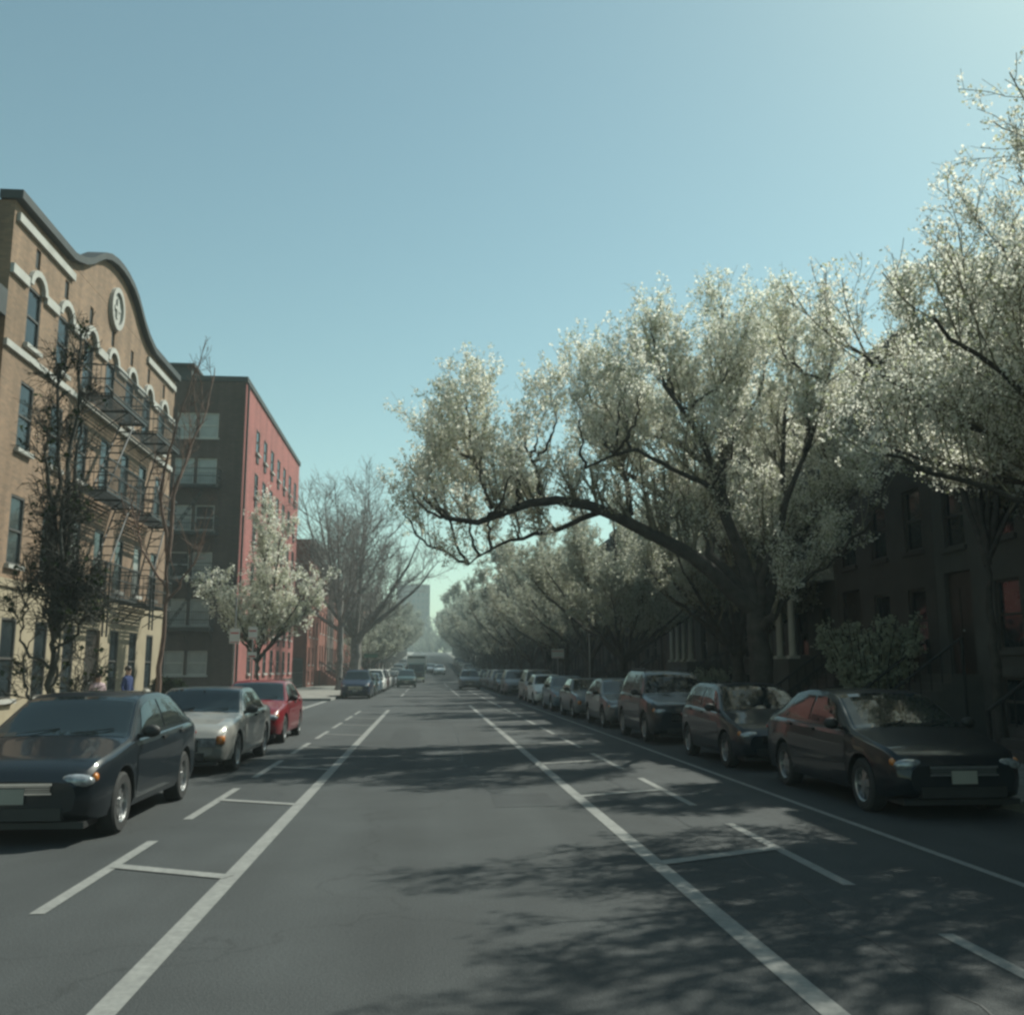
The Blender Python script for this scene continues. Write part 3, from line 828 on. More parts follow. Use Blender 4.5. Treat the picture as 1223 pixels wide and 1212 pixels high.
def clump(P, n, per, rng, t0, cj, pj):
    """blossom in clusters: n cluster centres on the twigs, several petals round each"""
    c = along_pts(P, n, rng, t0, cj)
    k = rng.integers(max(1, per - 2), per + 3, n)
    return np.repeat(c, k, 0) + rng.normal(size=(k.sum(), 3)) * pj
def tree_from_limbs(limbs, seed, nb, leafy, wood_sides=8, petal=0.035, n2=200, n3=1400, n4=5000, L=(1.9, 0.8, 0.35), up=(0.5, 0.35, 0.25), curl=(0.9, 0.5, 0.3), spread=(0.7, 0.8, 0.9), t2=0.3, barkm=None, leafm=None, rmin=(0.008, 0.005, 0.003), tsides=3, pjit=0.045, per=4, big_t=0.0):
    """limbs: list of (r0, r1, pts). returns meshes (trunk, branchwork, crown)"""
    rng = np.random.default_rng(seed)
    K = 14; LP = np.array([resample(p, K) for _, _, p in limbs])
    LP[:, 1:-1] += rng.normal(size=LP[:, 1:-1].shape) * 0.03
    LR = np.array([np.linspace(a, b if a > .17 else min(b, .02), K) for a, b, _ in limbs])
    # swell the base
    LR[0, 0] *= 1.35; LR[0, 1] *= 1.1
    tr = [tubes(LP, LR, wood_sides)]
    P2, R2 = grow(LP[1:], LR[1:], n2, rng, t2, 1.0, L[0], spread[0], 0.55, up[0], curl[0], K=7, rmul=0.4, rmin=rmin[0], wig=0.10)
    P3, R3 = grow(P2, R2, n3, rng, 0.15, 1.0, L[1], spread[1], 0.7, up[1], curl[1], K=5, rmul=0.5, rmin=rmin[1], wig=0.14)
    P4, R4 = grow(P3, R3, n4, rng, 0.1, 1.0, L[2], spread[2], 0.7, up[2], curl[2], K=3, rmul=0.6, rmin=rmin[2], wig=0.12)
    bw = merge([tubes(P2, R2, 5), tubes(P3, R3, tsides), tubes(P4, R4, 3)])
    tm = np_mesh('trunk', *merge(tr), barkm, True)
    bm_ = np_mesh('branchwork', *bw, M_BARKT if barkm is M_BARK else barkm, True)
    cm = None
    if leafy:
        C = np.concatenate([clump(P4, int(nb * 0.55), per, rng, 0.1, 0.015, pjit), clump(P3, int(nb * 0.33), per, rng, 0.1, 0.02, pjit), clump(P2, int(nb * 0.12), per, rng, 0.5, 0.02, pjit)])
        V, F = quads(C, petal, rng)
        cm = np_mesh('crown', V, F, leafm)
    return tm, bm_, cm
def put_tree(name, meshes, loc, rot, label, cat='tree', group=None, scale=None):
    t = empty(name, loc, rot, label, cat, group)
    for nm, me in zip(('trunk', 'branchwork', 'crown'), meshes):
        if me is not None: link(nm, me, t)
    if scale: t.scale = scale
    return t
def vase(seed, H, spread, th, n, r=0.17, lean=0.0, low=0.0):
    rng = np.random.default_rng(seed)
    top = (lean * 0.3, 0, th)
    limbs = [(r, r * 0.85, [(0, 0, 0), (0.02, 0.0, th * 0.5), top])]
    for k in range(n):
        a = 2 * math.pi * (k + rng.uniform(-.25, .25)) / n
        s = spread * rng.uniform(0.45, 1.0); h = H * rng.uniform(0.78, 0.95) if s < spread * 0.7 else H * rng.uniform(0.5 - low, 0.8)
        if k == 0: s = spread * 0.12; h = H * 0.97
        z0 = th * rng.uniform(0.85, 1.0)
        c, d = math.cos(a), math.sin(a)
        limbs.append((r * rng.uniform(0.4, 0.62), 0.02, [(top[0], top[1], z0 - 0.1), (c * s * 0.3, d * s * 0.3, z0 + (h - z0) * 0.25), (c * s * 0.72, d * s * 0.72, z0 + (h - z0) * 0.62), (c * s, d * s, h)]))
    return limbs
BIG = {
 'trunk': (0.30, 0.28, [(8.42, 24.03, 0.05), (8.35, 24.03, 1.11), (8.3, 24.03, 1.94), (8.28, 24.03, 2.56), (8.24, 24.03, 3.08)]),
 'arch': (0.23, 0.045, [(8.24, 24.03, 3.08), (7.51, 23.89, 3.7), (6.64, 23.76, 4.37), (5.76, 23.62, 4.81), (4.79, 23.48, 5.26), (4.04, 23.35, 5.54), (3.2, 23.21, 5.67), (2.36, 23.08, 5.58), (1.54, 22.94, 5.24), (1.08, 22.8, 5.11), (0.44, 22.67, 5.13), (-0.15, 22.53, 5.59)]),
 'arch2': (0.09, 0.03, [(4.56, 23.33, 5.38), (4.29, 23.58, 5.5), (3.7, 23.83, 5.23), (2.99, 24.08, 5.05), (2.17, 24.33, 4.86), (1.44, 24.58, 4.56), (1.03, 24.83, 4.26)]),
 'leftlimb': (0.17, 0.04, [(8.08, 24.03, 3.4), (7.26, 24.43, 4.49), (7.29, 24.83, 5.2), (6.41, 25.23, 6.15), (5.6, 25.63, 6.67), (4.99, 26.03, 7.2), (4.12, 26.43, 7.15)]),
 'up': (0.2, 0.03, [(8.28, 24.03, 2.98), (8.02, 23.96, 4.02), (7.76, 23.88, 4.76), (7.45, 23.8, 5.71), (7.38, 23.73, 6.34), (7.43, 23.66, 7.19), (7.36, 23.58, 8.05), (7.42, 23.51, 9.36), (7.46, 23.43, 10.91)]),
 'upL': (0.11, 0.03, [(7.51, 23.78, 5.7), (7.25, 24.15, 6.53), (6.82, 24.52, 7.26), (6.37, 24.89, 7.68), (5.55, 25.26, 8.05), (5.18, 25.63, 8.77)]),
 'upL2': (0.09, 0.03, [(7.5, 23.78, 5.49), (7.01, 23.39, 6.06), (6.38, 23.0, 6.29), (5.56, 22.61, 6.51), (4.67, 22.22, 6.72), (3.6, 21.83, 6.21)]),
 'upR': (0.08, 0.025, [(7.45, 23.73, 6.88), (7.95, 24.1, 7.75), (8.67, 24.46, 8.77), (9.2, 24.83, 10.06)]),
 'right': (0.2, 0.05, [(8.38, 24.03, 2.87), (8.73, 24.33, 3.42), (9.21, 24.63, 4.31), (9.7, 24.93, 5.02), (10.56, 25.23, 5.98), (11.45, 25.53, 6.86), (12.35, 25.83, 7.58)]),
 'right2': (0.13, 0.04, [(8.33, 24.03, 2.66), (8.39, 23.58, 2.75), (8.72, 23.13, 3.34), (9.3, 22.68, 3.92), (9.65, 22.23, 4.24)]),
 'right3': (0.1, 0.04, [(9.54, 24.83, 4.89), (10.28, 24.36, 5.28), (10.91, 23.9, 6.1), (11.28, 23.43, 6.45)]),
}

limbs = [BIG['trunk']] + [BIG[k] for k in BIG if k != 'trunk']
limbs += [(0.16, 0.03, [(8.24, 24.0, 3.0), (7.9, 25.2, 4.6), (7.4, 26.8, 6.6), (7.0, 27.6, 8.6)]),
          (0.14, 0.03, [(8.3, 24.0, 3.0), (8.9, 25.3, 4.8), (9.8, 26.6, 7.0), (10.3, 27.4, 9.2)]),
          (0.13, 0.03, [(8.24, 24.0, 3.1), (8.5, 22.9, 5.0), (8.9, 21.6, 7.0), (9.2, 21.0, 8.6)]),
          (0.12, 0.03, [(9.0, 24.3, 4.3), (9.3, 24.6, 6.0), (9.5, 24.8, 8.2), (9.8, 24.6, 10.4)]),
          (0.10, 0.03, [(7.5, 23.8, 5.8), (6.6, 22.9, 7.2), (5.6, 22.4, 8.6), (5.3, 22.3, 9.8)]),
          (0.09, 0.03, [(5.0, 23.6, 5.4), (4.9, 23.7, 6.4), (4.6, 24.0, 7.4), (4.5, 24.0, 8.3)]),
          (0.05, 0.02, [(2.7, 23.2, 5.8), (2.6, 23.2, 6.4), (2.35, 23.2, 7.0), (2.25, 23.2, 7.6)]),
          (0.045, 0.02, [(1.5, 23.0, 5.4), (1.15, 23.0, 6.4), (0.95, 23.0, 7.2), (0.8, 23.0, 8.2)])]
_rg = np.random.default_rng(77)
_tx = [-1.0, 0.8, 2.0, 3.2, 5.0, 6.6, 7.7, 8.8, 10.2, 11.6]; _tz = [6.6, 8.3, 7.6, 8.9, 9.9, 9.4, 10.9, 9.4, 10.1, 8.8]
_sk = np.array([p for a, b, pts in limbs[1:] for p in resample(pts, 12)])
for k in range(54):
    fx = _tx[0] + (_tx[-1] - _tx[0]) * ((k + _rg.uniform(0, 1)) / 54) ** 0.85
    fy = 24.0 + _rg.uniform(-1, 1) * (1.3 + 2.4 * min(1, max(0, fx) / 5))
    fz = float(np.interp(fx, _tx, _tz)) * _rg.uniform(.84, 1.02) - 0.35 - 0.12 * (fy - 24) ** 2
    T_ = np.array([fx, fy, fz]); c_ = _sk[_sk[:, 2] < fz - 0.8]
    if len(c_) == 0: continue
    s_ = c_[np.argmin(np.linalg.norm((c_ - T_) * [1.6, 1.2, .8], axis=1))]
    m_ = s_ * .5 + T_ * .5 + [(T_[0] - s_[0]) * .22, (T_[1] - s_[1]) * .22, -.12 * (T_[2] - s_[2])]
    limbs.append((0.045, 0.014, [tuple(s_), tuple(m_), tuple(T_)]))
O0 = Vector((8.42, 24.03, 0.0))
limbs = [(a, b, [tuple(Vector(p) - O0) for p in pts]) for a, b, pts in limbs]
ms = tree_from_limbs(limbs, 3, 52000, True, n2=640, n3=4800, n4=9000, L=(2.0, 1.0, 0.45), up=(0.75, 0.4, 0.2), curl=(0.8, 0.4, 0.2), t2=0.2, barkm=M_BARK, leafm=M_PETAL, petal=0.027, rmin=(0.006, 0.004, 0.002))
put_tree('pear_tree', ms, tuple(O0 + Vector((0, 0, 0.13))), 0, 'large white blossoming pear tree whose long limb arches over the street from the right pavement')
# nearest tree on the right, trunk just outside the frame
ms = tree_from_limbs(vase(21, 8.4, 4.5, 3.6, 24, 0.17), 5, 60000, True, n2=520, n3=4000, n4=9000, L=(2.1, 1.0, 0.45), barkm=M_BARK, leafm=M_PETAL, petal=0.0195, t2=0.2)
put_tree('pear_tree', ms, (9.9, 11.0, 0.13), 0.2, 'blossoming pear tree nearest the camera, its branches entering at the right edge')
ms = tree_from_limbs(vase(8, 8.3, 5.0, 2.5, 12, 0.2), 6, 13000, True, n2=220, n3=1700, n4=4500, L=(2.4, 1.0, 0.4), barkm=M_BARK, leafm=M_PETAL, petal=0.034, t2=0.25)
put_tree('pear_tree', ms, (8.1, 3.4, 0.13), 1.9, 'blossoming pear tree beside the camera on the right pavement, behind the view')
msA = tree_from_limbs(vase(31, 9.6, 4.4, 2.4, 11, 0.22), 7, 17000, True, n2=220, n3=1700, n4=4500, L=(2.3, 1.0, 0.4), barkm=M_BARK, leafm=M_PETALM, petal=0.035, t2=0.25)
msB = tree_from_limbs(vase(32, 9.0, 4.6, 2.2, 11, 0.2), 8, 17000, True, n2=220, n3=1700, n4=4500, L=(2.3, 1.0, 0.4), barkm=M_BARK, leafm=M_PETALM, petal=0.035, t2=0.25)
ms = tree_from_limbs(vase(35, 9.8, 2.0, 4.4, 12, 0.15, low=-0.12), 9, 16000, True, n2=200, n3=1700, n4=4500, L=(1.4, 0.8, 0.36), barkm=M_BARK, leafm=M_PETAL, petal=0.030, t2=0.2)
put_tree('pear_tree', ms, (11.2, 18.6, 0.13), 3.0, 'upright blossoming pear tree in the yard between the nearest tree and the arching one')
put_tree('pear_tree', msA, (10.6, 33.0, 0.13), 0.3, 'blossoming pear tree directly behind the big arching one')
put_tree('pear_tree', msB, (8.4, 41.8, 0.13), 2.1, 'blossoming pear tree with slim trunk by the left hand columned porch')
put_tree('pear_tree', msA, (8.4, 50.5, 0.13), 4.0, 'blossoming pear tree behind the white parked car')
put_tree('pear_tree', msB, (8.5, 59.5, 0.13), 5.2, 'blossoming pear tree on the right just beyond the white parked car')
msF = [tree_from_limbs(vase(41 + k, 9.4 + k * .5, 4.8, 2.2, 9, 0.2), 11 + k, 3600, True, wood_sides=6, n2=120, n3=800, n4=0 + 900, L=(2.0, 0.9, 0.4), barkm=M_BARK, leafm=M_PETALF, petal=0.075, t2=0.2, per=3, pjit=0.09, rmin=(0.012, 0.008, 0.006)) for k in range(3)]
rr = random.Random(5)
k = 0; y = 69.0
while y < 330:
    g_ = 1.0 + min(.35, (y - 69) / 400)
    put_tree('pear_tree', msF[k % 3], (8.4, y, float(rz(y)) + 0.1), rr.uniform(0, 6.28), ORD[k] + ' blossoming tree beyond the gap in the right parked cars, counting away from the camera' if k < 8 else 'white blossoming tree in the hazy far part of the right hand row', group='distant blossoming trees on the right', scale=(g_, g_, g_ * rr.uniform(0.9, 1.15)))
    k += 1; y += rr.uniform(8, 10)
y = 108.0; k0 = k
while y < 330:
    g_ = 0.95 + min(.4, (y - 108) / 400); q_ = int(k - k0)
    put_tree('pear_tree', msF[k % 3], (-6.7, y, float(rz(y)) + 0.1), rr.uniform(0, 6.28), ORD[q_] + ' blossoming tree beyond the big bare trees on the left' if q_ < 8 else 'white blossoming tree in the hazy far part of the left hand row', group='distant blossoming trees on the left', scale=(g_, g_, g_ * rr.uniform(0.85, 1.0)))
    k += 1; y += rr.uniform(9, 11.5)
for k, (x, y) in enumerate([(-30, 470), (-22, 455), (-13, 480), (-5, 500), (2, 486), (9, 470), (17, 478), (26, 460), (34, 470), (-40, 480), (44, 480), (5, 530), (14, 540), (-8, 545)]):
    put_tree('street_tree', msF[k % 3], (x, y, float(rz(y)) - 5.0), k * 1.3, 'tiny hazy tree closing the far end of the street beyond the crest', group='distant trees at the end of the street', scale=(2.0, 2.0, 2.2 + .15 * (k % 3)))
# slim blossoming tree on the left
ms = tree_from_limbs(vase(52, 8.0, 2.3, 2.3, 9, 0.11, low=0.1), 15, 9000, True, n2=150, n3=900, n4=2400, L=(1.7, 0.8, 0.36), barkm=M_BARKD, leafm=M_PETAL, petal=0.03, t2=0.1)
put_tree('pear_tree', ms, (-6.6, 39.3, 0.13), 1.0, 'small slim blossoming tree in front of the red brick block')
# dark ivy-grown tree at the left edge
lim = vase(61, 7.9, 0.5, 2.6, 7, 0.12, low=0.2)
for k_ in range(7):
    a_ = k_ * 2.4; z_ = 0.5 + k_ * 0.28
    lim.append((0.03, 0.01, [(0, 0, z_), (math.cos(a_) * .5, math.sin(a_) * .3, z_ + .5), (math.cos(a_) * .5, math.sin(a_) * .5, z_ + 1.3)]))
ms = tree_from_limbs(lim, 16, 350, True, n2=120, n3=1100, n4=4000, L=(0.7, 0.5, 0.3), up=(0.3, 0.1, 0.0), curl=(0.4, 0.1, 0.0), barkm=M_BARKD, leafm=M_IVY, petal=0.04, t2=0.05, rmin=(0.009, 0.006, 0.0045), per=3)
put_tree('street_tree', ms, (-6.4, 17.5, 0.13), 0.4, 'dark twiggy tree in front of the tan apartment house at the left edge')
# thin bare reddish tree by the corner
lim = [(0.09, 0.06, [(0, 0, 0), (0.0, 0.05, 2.5), (0.05, 0.0, 4.4)]),
       (0.055, 0.012, [(0.05, 0, 4.2), (0.1, 0.2, 6.2), (0.5, 1.0, 8.2), (0.6, 1.4, 9.6)]),
       (0.05, 0.012, [(0.05, 0, 4.3), (-0.2, -0.1, 6.0), (0.2, -0.4, 7.6), (0.5, -0.3, 9.0)]),
       (0.035, 0.01, [(0.0, 0, 3.2), (0.6, 0.3, 4.2), (0.9, 0.5, 5.6)]),
       (0.035, 0.01, [(0.0, 0, 3.6), (-0.7, 0.3, 4.6), (-1.0, 0.3, 6.0)])]
ms = tree_from_limbs(lim, 17, 0, False, n2=34, n3=130, n4=260, L=(1.4, 0.6, 0.25), up=(0.6, 0.4, 0.2), barkm=M_BARKR, t2=0.2, rmin=(0.009, 0.006, 0.004))
put_tree('street_tree', ms, (-6.4, 24.4, 0.13), 0.0, 'thin bare reddish sapling in front of the corner of the tan apartment house')
# big bare trees
def bare(seed, H, spread, th, r, n, n2, n3, n4):
    lim = vase(seed, H, spread, th, n, r, low=0.05)
    lim = [lim[0]] + [(max(a, r * 0.45) if i < 4 else a, b, p) for i, (a, b, p) in enumerate(lim[1:])]
    return tree_from_limbs(lim, seed, 0, False, n2=n2, n3=n3, n4=n4, L=(4.6, 2.0, 1.0), up=(0.22, 0.2, 0.1), curl=(0.45, 0.3, 0.1), spread=(0.75, 0.8, 0.9), barkm=M_BARKG, t2=0.2, rmin=(0.028, 0.015, 0.010))
ms = bare(71, 19.5, 8.5, 4.6, 0.5, 12, 130, 1000, 3400)
put_tree('elm_tree', ms, (-6.5, 90.0, 0.13), 0.6, 'tallest bare tree with a thick trunk behind the dark four wheel drive')
ms = bare(72, 16.0, 5.0, 5.2, 0.28, 8, 75, 600, 2000)
put_tree('elm_tree', ms, (-6.9, 79.0, 0.13), 2.6, 'slimmer bare tree standing just left of the thick trunked one')
ms = bare(73, 15.0, 5.5, 4.6, 0.3, 8, 90, 800, 2500)
put_tree('elm_tree', ms, (-6.9, 100.5, 0.13), 2.6, 'bare tree partly hidden behind the thick trunked bare tree')
# pale bush in a front yard on the right
def bush(name, loc, r, h, n, seed, label, m=M_BUSH, sz=0.045):
    rng = np.random.default_rng(seed)
    t = empty(name, loc, 0, label, 'shrub')
    P = np.zeros((60, 5, 3)); a = rng.uniform(0, 6.28, 60); rr_ = r * rng.uniform(.3, 1, 60)
    for k in range(5):
        f = k / 4; P[:, k] = np.stack([np.cos(a) * rr_ * f, np.sin(a) * rr_ * f, h * f * rng.uniform(.5, 1, 60) ** 0.5], 1) + rng.normal(size=(60, 3)) * 0.03
    link('stem', np_mesh('stem', *tubes(P, np.full((60, 5), 0.012), 4), M_BARKD), t)
    P2, R2 = grow(P, np.full((60, 5), .01), 500, rng, .3, 1, .35, .9, .5, .3, .2, K=3)
    link('crown', np_mesh('crown', *quads(clump(np.concatenate([P2]), n, 4, rng, .1, .02, .05), sz, rng), m), t)
    return t
bush('bush', (11.3, 24.3, 0.13), 1.4, 3.0, 2600, 4, 'pale leafy bush in the shaded front yard on the right')
bush('bush', (11.6, 40.0, 0.13), 0.9, 1.6, 1400, 5, 'low leafy bush beside the left hand columned porch')
bush('bush', (-9.9, 38.7, 0.13), 0.6, 1.2, 1200, 6, 'dark shrub under the ground floor windows of the tan apartment house', M_IVY, 0.05)
# ================================================================== CARS
M_TYRE = mat('tyre_rubber', (0.025, 0.025, 0.025), 0.85, var=0.15, scale=12)
M_RIM = mat('alloy', (0.42, 0.42, 0.42), 0.32, metal=0.85, var=0.1)
M_RIMD = mat('steel_wheel', (0.16, 0.16, 0.16), 0.4, metal=0.7, var=0.1)
M_BLK = mat('black_plastic', (0.018, 0.018, 0.018), 0.6, var=0.1)
M_CGLASS = mat('car_glass', (0.012, 0.018, 0.020), 0.03, var=0.3, scale=1.0, spec=0.5)
M_CHROME = mat('chrome', (0.62, 0.62, 0.62), 0.12, metal=1.0, var=0.05)
M_LAMP = mat('lamp_lens', (0.30, 0.31, 0.32), 0.08, var=0.5, scale=12, coat=1.0, metal=0.35)
M_TAIL = mat('tail_lens', (0.30, 0.012, 0.01), 0.12, var=0.1, coat=1.0)
M_AMBER = mat('amber_lens', (0.5, 0.16, 0.02), 0.15, var=0.1, coat=1.0)
M_PLATE = mat('number_plate', (0.26, 0.25, 0.22), 0.5, var=0.03)
def paintm(name, c, met=0.0, rough=0.4):
    return mat('paint_' + name, c, rough, metal=met, var=0.06, scale=3, coat=0.6, spec=0.2)
PAL = dict(black=paintm('black', (0.006, 0.010, 0.014)), silver=paintm('silver', (0.27, 0.26, 0.24), 0.15), red=paintm('red', (0.17, 0.008, 0.014)),
           charcoal=paintm('charcoal', (0.014, 0.020, 0.027)), navy=paintm('navy', (0.014, 0.022, 0.045)), white=paintm('white', (0.66, 0.66, 0.63), 0.0),
           blue=paintm('slate_blue', (0.10, 0.15, 0.19)), grey=paintm('grey', (0.13, 0.14, 0.15), 0.1), green=paintm('dark_green', (0.02, 0.04, 0.035)), maroon=paintm('maroon', (0.05, 0.012, 0.014)))
SPEC = {
 'sedan': dict(L=4.6, W=1.76, top=[(0, .60), (.05, .71), (.3, .83), (1.1, .985), (1.25, 1.02), (1.95, 1.40), (2.3, 1.47), (2.95, 1.48), (3.4, 1.42), (4.0, 1.11), (4.3, 1.08), (4.52, 1.01), (4.6, .82)],
               belt=[(0, .56), (.3, .77), (1.2, .93), (3.9, 1.01), (4.4, .98), (4.6, .75)], ax=(0.86, 3.57), gh=(1.18, 2.0, 3.33, 3.96), doors=(1.58, 2.6, 3.42), wr=.325),
 'boxy': dict(L=5.0, W=1.84, top=[(0, .58), (.04, .72), (.3, .82), (1.35, .97), (1.5, 1.0), (2.15, 1.37), (2.45, 1.42), (3.1, 1.42), (3.4, 1.39), (3.95, 1.06), (4.8, 1.02), (4.96, .97), (5.0, .80)],
               belt=[(0, .52), (.3, .77), (1.4, .92), (4.0, .97), (4.8, .96), (5.0, .75)], ax=(0.95, 3.85), gh=(1.42, 2.2, 3.42, 3.92), doors=(1.75, 2.75, 3.55), wr=.325),
 'hatch': dict(L=4.2, W=1.74, top=[(0, .58), (.05, .68), (.25, .78), (.95, .98), (1.1, 1.03), (1.75, 1.42), (2.1, 1.49), (3.2, 1.50), (3.7, 1.42), (4.05, 1.05), (4.16, .95), (4.2, .80)],
               belt=[(0, .54), (.3, .74), (1.1, .93), (3.6, 1.02), (4.2, .80)], ax=(0.8, 3.35), gh=(1.05, 1.82, 3.62, 4.02), doors=(1.45, 2.45, 3.2), wr=.31),
 'suv': dict(L=4.65, W=1.84, top=[(0, .72), (.05, .86), (.25, .96), (1.0, 1.10), (1.15, 1.14), (1.75, 1.62), (2.05, 1.71), (3.5, 1.73), (4.1, 1.69), (4.5, 1.25), (4.6, 1.05), (4.65, .85)],
               belt=[(0, .66), (.3, .92), (1.1, 1.07), (3.9, 1.14), (4.65, .85)], ax=(0.88, 3.55), gh=(1.08, 1.82, 4.0, 4.45), doors=(1.55, 2.6, 3.42), wr=.36),
 'van': dict(L=4.95, W=1.92, top=[(0, .66), (.05, .78), (.25, .90), (.85, 1.06), (1.0, 1.12), (1.85, 1.64), (2.2, 1.73), (4.3, 1.74), (4.65, 1.66), (4.85, 1.1), (4.92, .95), (4.95, .80)],
               belt=[(0, .60), (.3, .84), (1.1, 1.03), (4.4, 1.06), (4.95, .80)], ax=(0.9, 3.95), gh=(.95, 1.92, 4.55, 4.82), doors=(1.6, 2.6, 3.5), wr=.33),
}
_CM = {}
def smooth_interp(pts, y, k=0.07):
    xs, zs = zip(*pts)
    s = 0
    for d in (-1, -.5, 0, .5, 1):
        s = s + np.interp(np.clip(y + d * k, xs[0], xs[-1]), xs, zs)
    return s / 5
def half_ring(sp, y):
    """half cross-section (x,z) from bottom centre to roof centre, 14 points"""
    L = sp['L']; W = sp['W'] / 2
    plan = [(0, .70), (.04, .80), (.12, .88), (.3, .945), (.6, .985), (1.1, 1), (L - 1.0, 1), (L - .45, .965), (L - .12, .90), (L - .03, .82), (L, .72)]
    w_ = W * float(smooth_interp(plan, y, .05))
    zt = float(smooth_interp(sp['top'], y)); zl = min(float(smooth_interp(sp['belt'], y)), zt - 0.035)
    e = min(y, L - y)
    zb = 0.20 + (0.12 * max(0, 1 - e / 0.35) ** 2)
    ed = max(zl + 0.006, zt - 0.075)
    hh = max(0.0, ed - zl)
    wt = w_ * 0.935 - 0.40 * hh
    zm = zb + (zl - zb) * 0.55
    ws = w_ * 0.955
    f = min(1, hh / 0.1)
    return [(0, zb), (w_ * .8, zb), (w_ * .95, zb + .04), (w_ * .99, zb + .14), (w_, zm), (w_ * .99, zl - .09 * (1 - 0.2)), (ws, zl),
            (ws - .015 - (ws - .015 - wt) * 0.05, zl + .012 * f + 0.002), ((ws - .015 + wt) / 2 + .015 * f, (zl + ed) / 2 + 0.002), (wt, ed), (wt - .035, ed + (zt - ed) * .62), (wt * .72, zt - .012), (wt * .38, zt - .002), (0, zt)]
def S_(sp, y, v):
    r = half_ring(sp, y); k = min(int(v), 12); u = v - k
    return (r[k][0] * (1 - u) + r[k + 1][0] * u, r[k][1] * (1 - u) + r[k + 1][1] * u)
def patch(sp, y0f, y1f, v0, v1, off, ny=8, nv=4, side=1, both=False):
    """a shell over the body surface; y0f/y1f may be functions of v-fraction"""
    mb = MB(); L = sp['L']
    vs = np.linspace(v0, v1, nv + 1)
    P = {}
    for j, v in enumerate(vs):
        a = y0f(j / nv) if callable(y0f) else y0f; b = y1f(j / nv) if callable(y1f) else y1f
        for i in range(ny + 1):
            y = a + (b - a) * i / ny
            x, z = S_(sp, y, v)
            x1, z1 = S_(sp, y, min(v + .05, 12.99)); x0, z0 = S_(sp, y, max(v - .05, 0)); xe, ze = S_(sp, min(y + .03, L), v); xs_, zs_ = S_(sp, max(y - .03, 0), v)
            tv = Vector((x1 - x0, 0, z1 - z0)); tu = Vector((xe - xs_, .06, ze - zs_))
            n = tv.cross(tu).normalized()
            if n.x < 0 and abs(n.x) > .3: n = -n
            if abs(n.x) <= .3 and n.z < 0: n = -n
            P[i, j] = Vector((x, y, z)) + n * off
    sides = (1, -1) if both else (side,)
    for sgn in sides:
        for i in range(ny):
            for j in range(nv):
                q = [P[i, j], P[i + 1, j], P[i + 1, j + 1], P[i, j + 1]]
                q = [(p.x * sgn, p.y - L / 2, p.z) for p in q]
                mb.quad(*(q if sgn > 0 else q[::-1]))
    return mb
def wheel_meshes(r, rim):
    key = ('w', r, rim.name)
    if key in _CM: return _CM[key]
    t = MB(); n = 28
    prof = [(-.10, r * .62), (-.105, r * .9), (-.085, r * .985), (0, r), (.085, r * .985), (.105, r * .9), (.10, r * .62)]
    for a, b in zip(prof[:-1], prof[1:]):
        for k in range(n):
            a0 = 2 * math.pi * k / n; a1 = 2 * math.pi * (k + 1) / n
            p = lambda q, an: (q[0], q[1] * math.cos(an), q[1] * math.sin(an))
            t.quad(p(a, a0), p(b, a0), p(b, a1), p(a, a1))
    m = MB(); ri = r * .63
    for (xa, ra), (xb, rb) in (((.102, ri), (.09, ri * .93)), ((.09, ri * .93), (.0, ri * .9)), ((0, ri * .9), (-.02, .0))):
        for k in range(n):
            a0 = 2 * math.pi * k / n; a1 = 2 * math.pi * (k + 1) / n
            p = lambda x, q, an: (x, q * math.cos(an), q * math.sin(an))
            m.quad(p(xa, ra, a0), p(xb, rb, a0), p(xb, rb, a1), p(xa, ra, a1))
    for k in range(5):
        a = 2 * math.pi * k / 5 + .3
        c, s = math.cos(a), math.sin(a); wd = .055
        for off in (-.035, .035):
            v = []
            for (rad, ww) in ((.04, wd * .5), (ri * .93, wd * .42)):
                for e in (-ww, ww):
                    rr_ = rad; tx = off * (rad / ri) * 1.4 + e
                    v.append((rr_ * c - tx * s, rr_ * s + tx * c))
            m.quad((.075, *v[0]), (.06, *v[2]), (.06, *v[3]), (.075, *v[1]))
            m.quad((.03, *v[0]), (.03, *v[2]), (.06, *v[2]), (.075, *v[0]))
            m.quad((.03, *v[1]), (.03, *v[3]), (.06, *v[3]), (.075, *v[1]))
    m.cyl((0.0, 0, 0), (.085, 0, 0), .055, n=12)
    _CM[key] = (t.mesh('tyre', M_TYRE, True), m.mesh('rim', rim, False))
    return _CM[key]
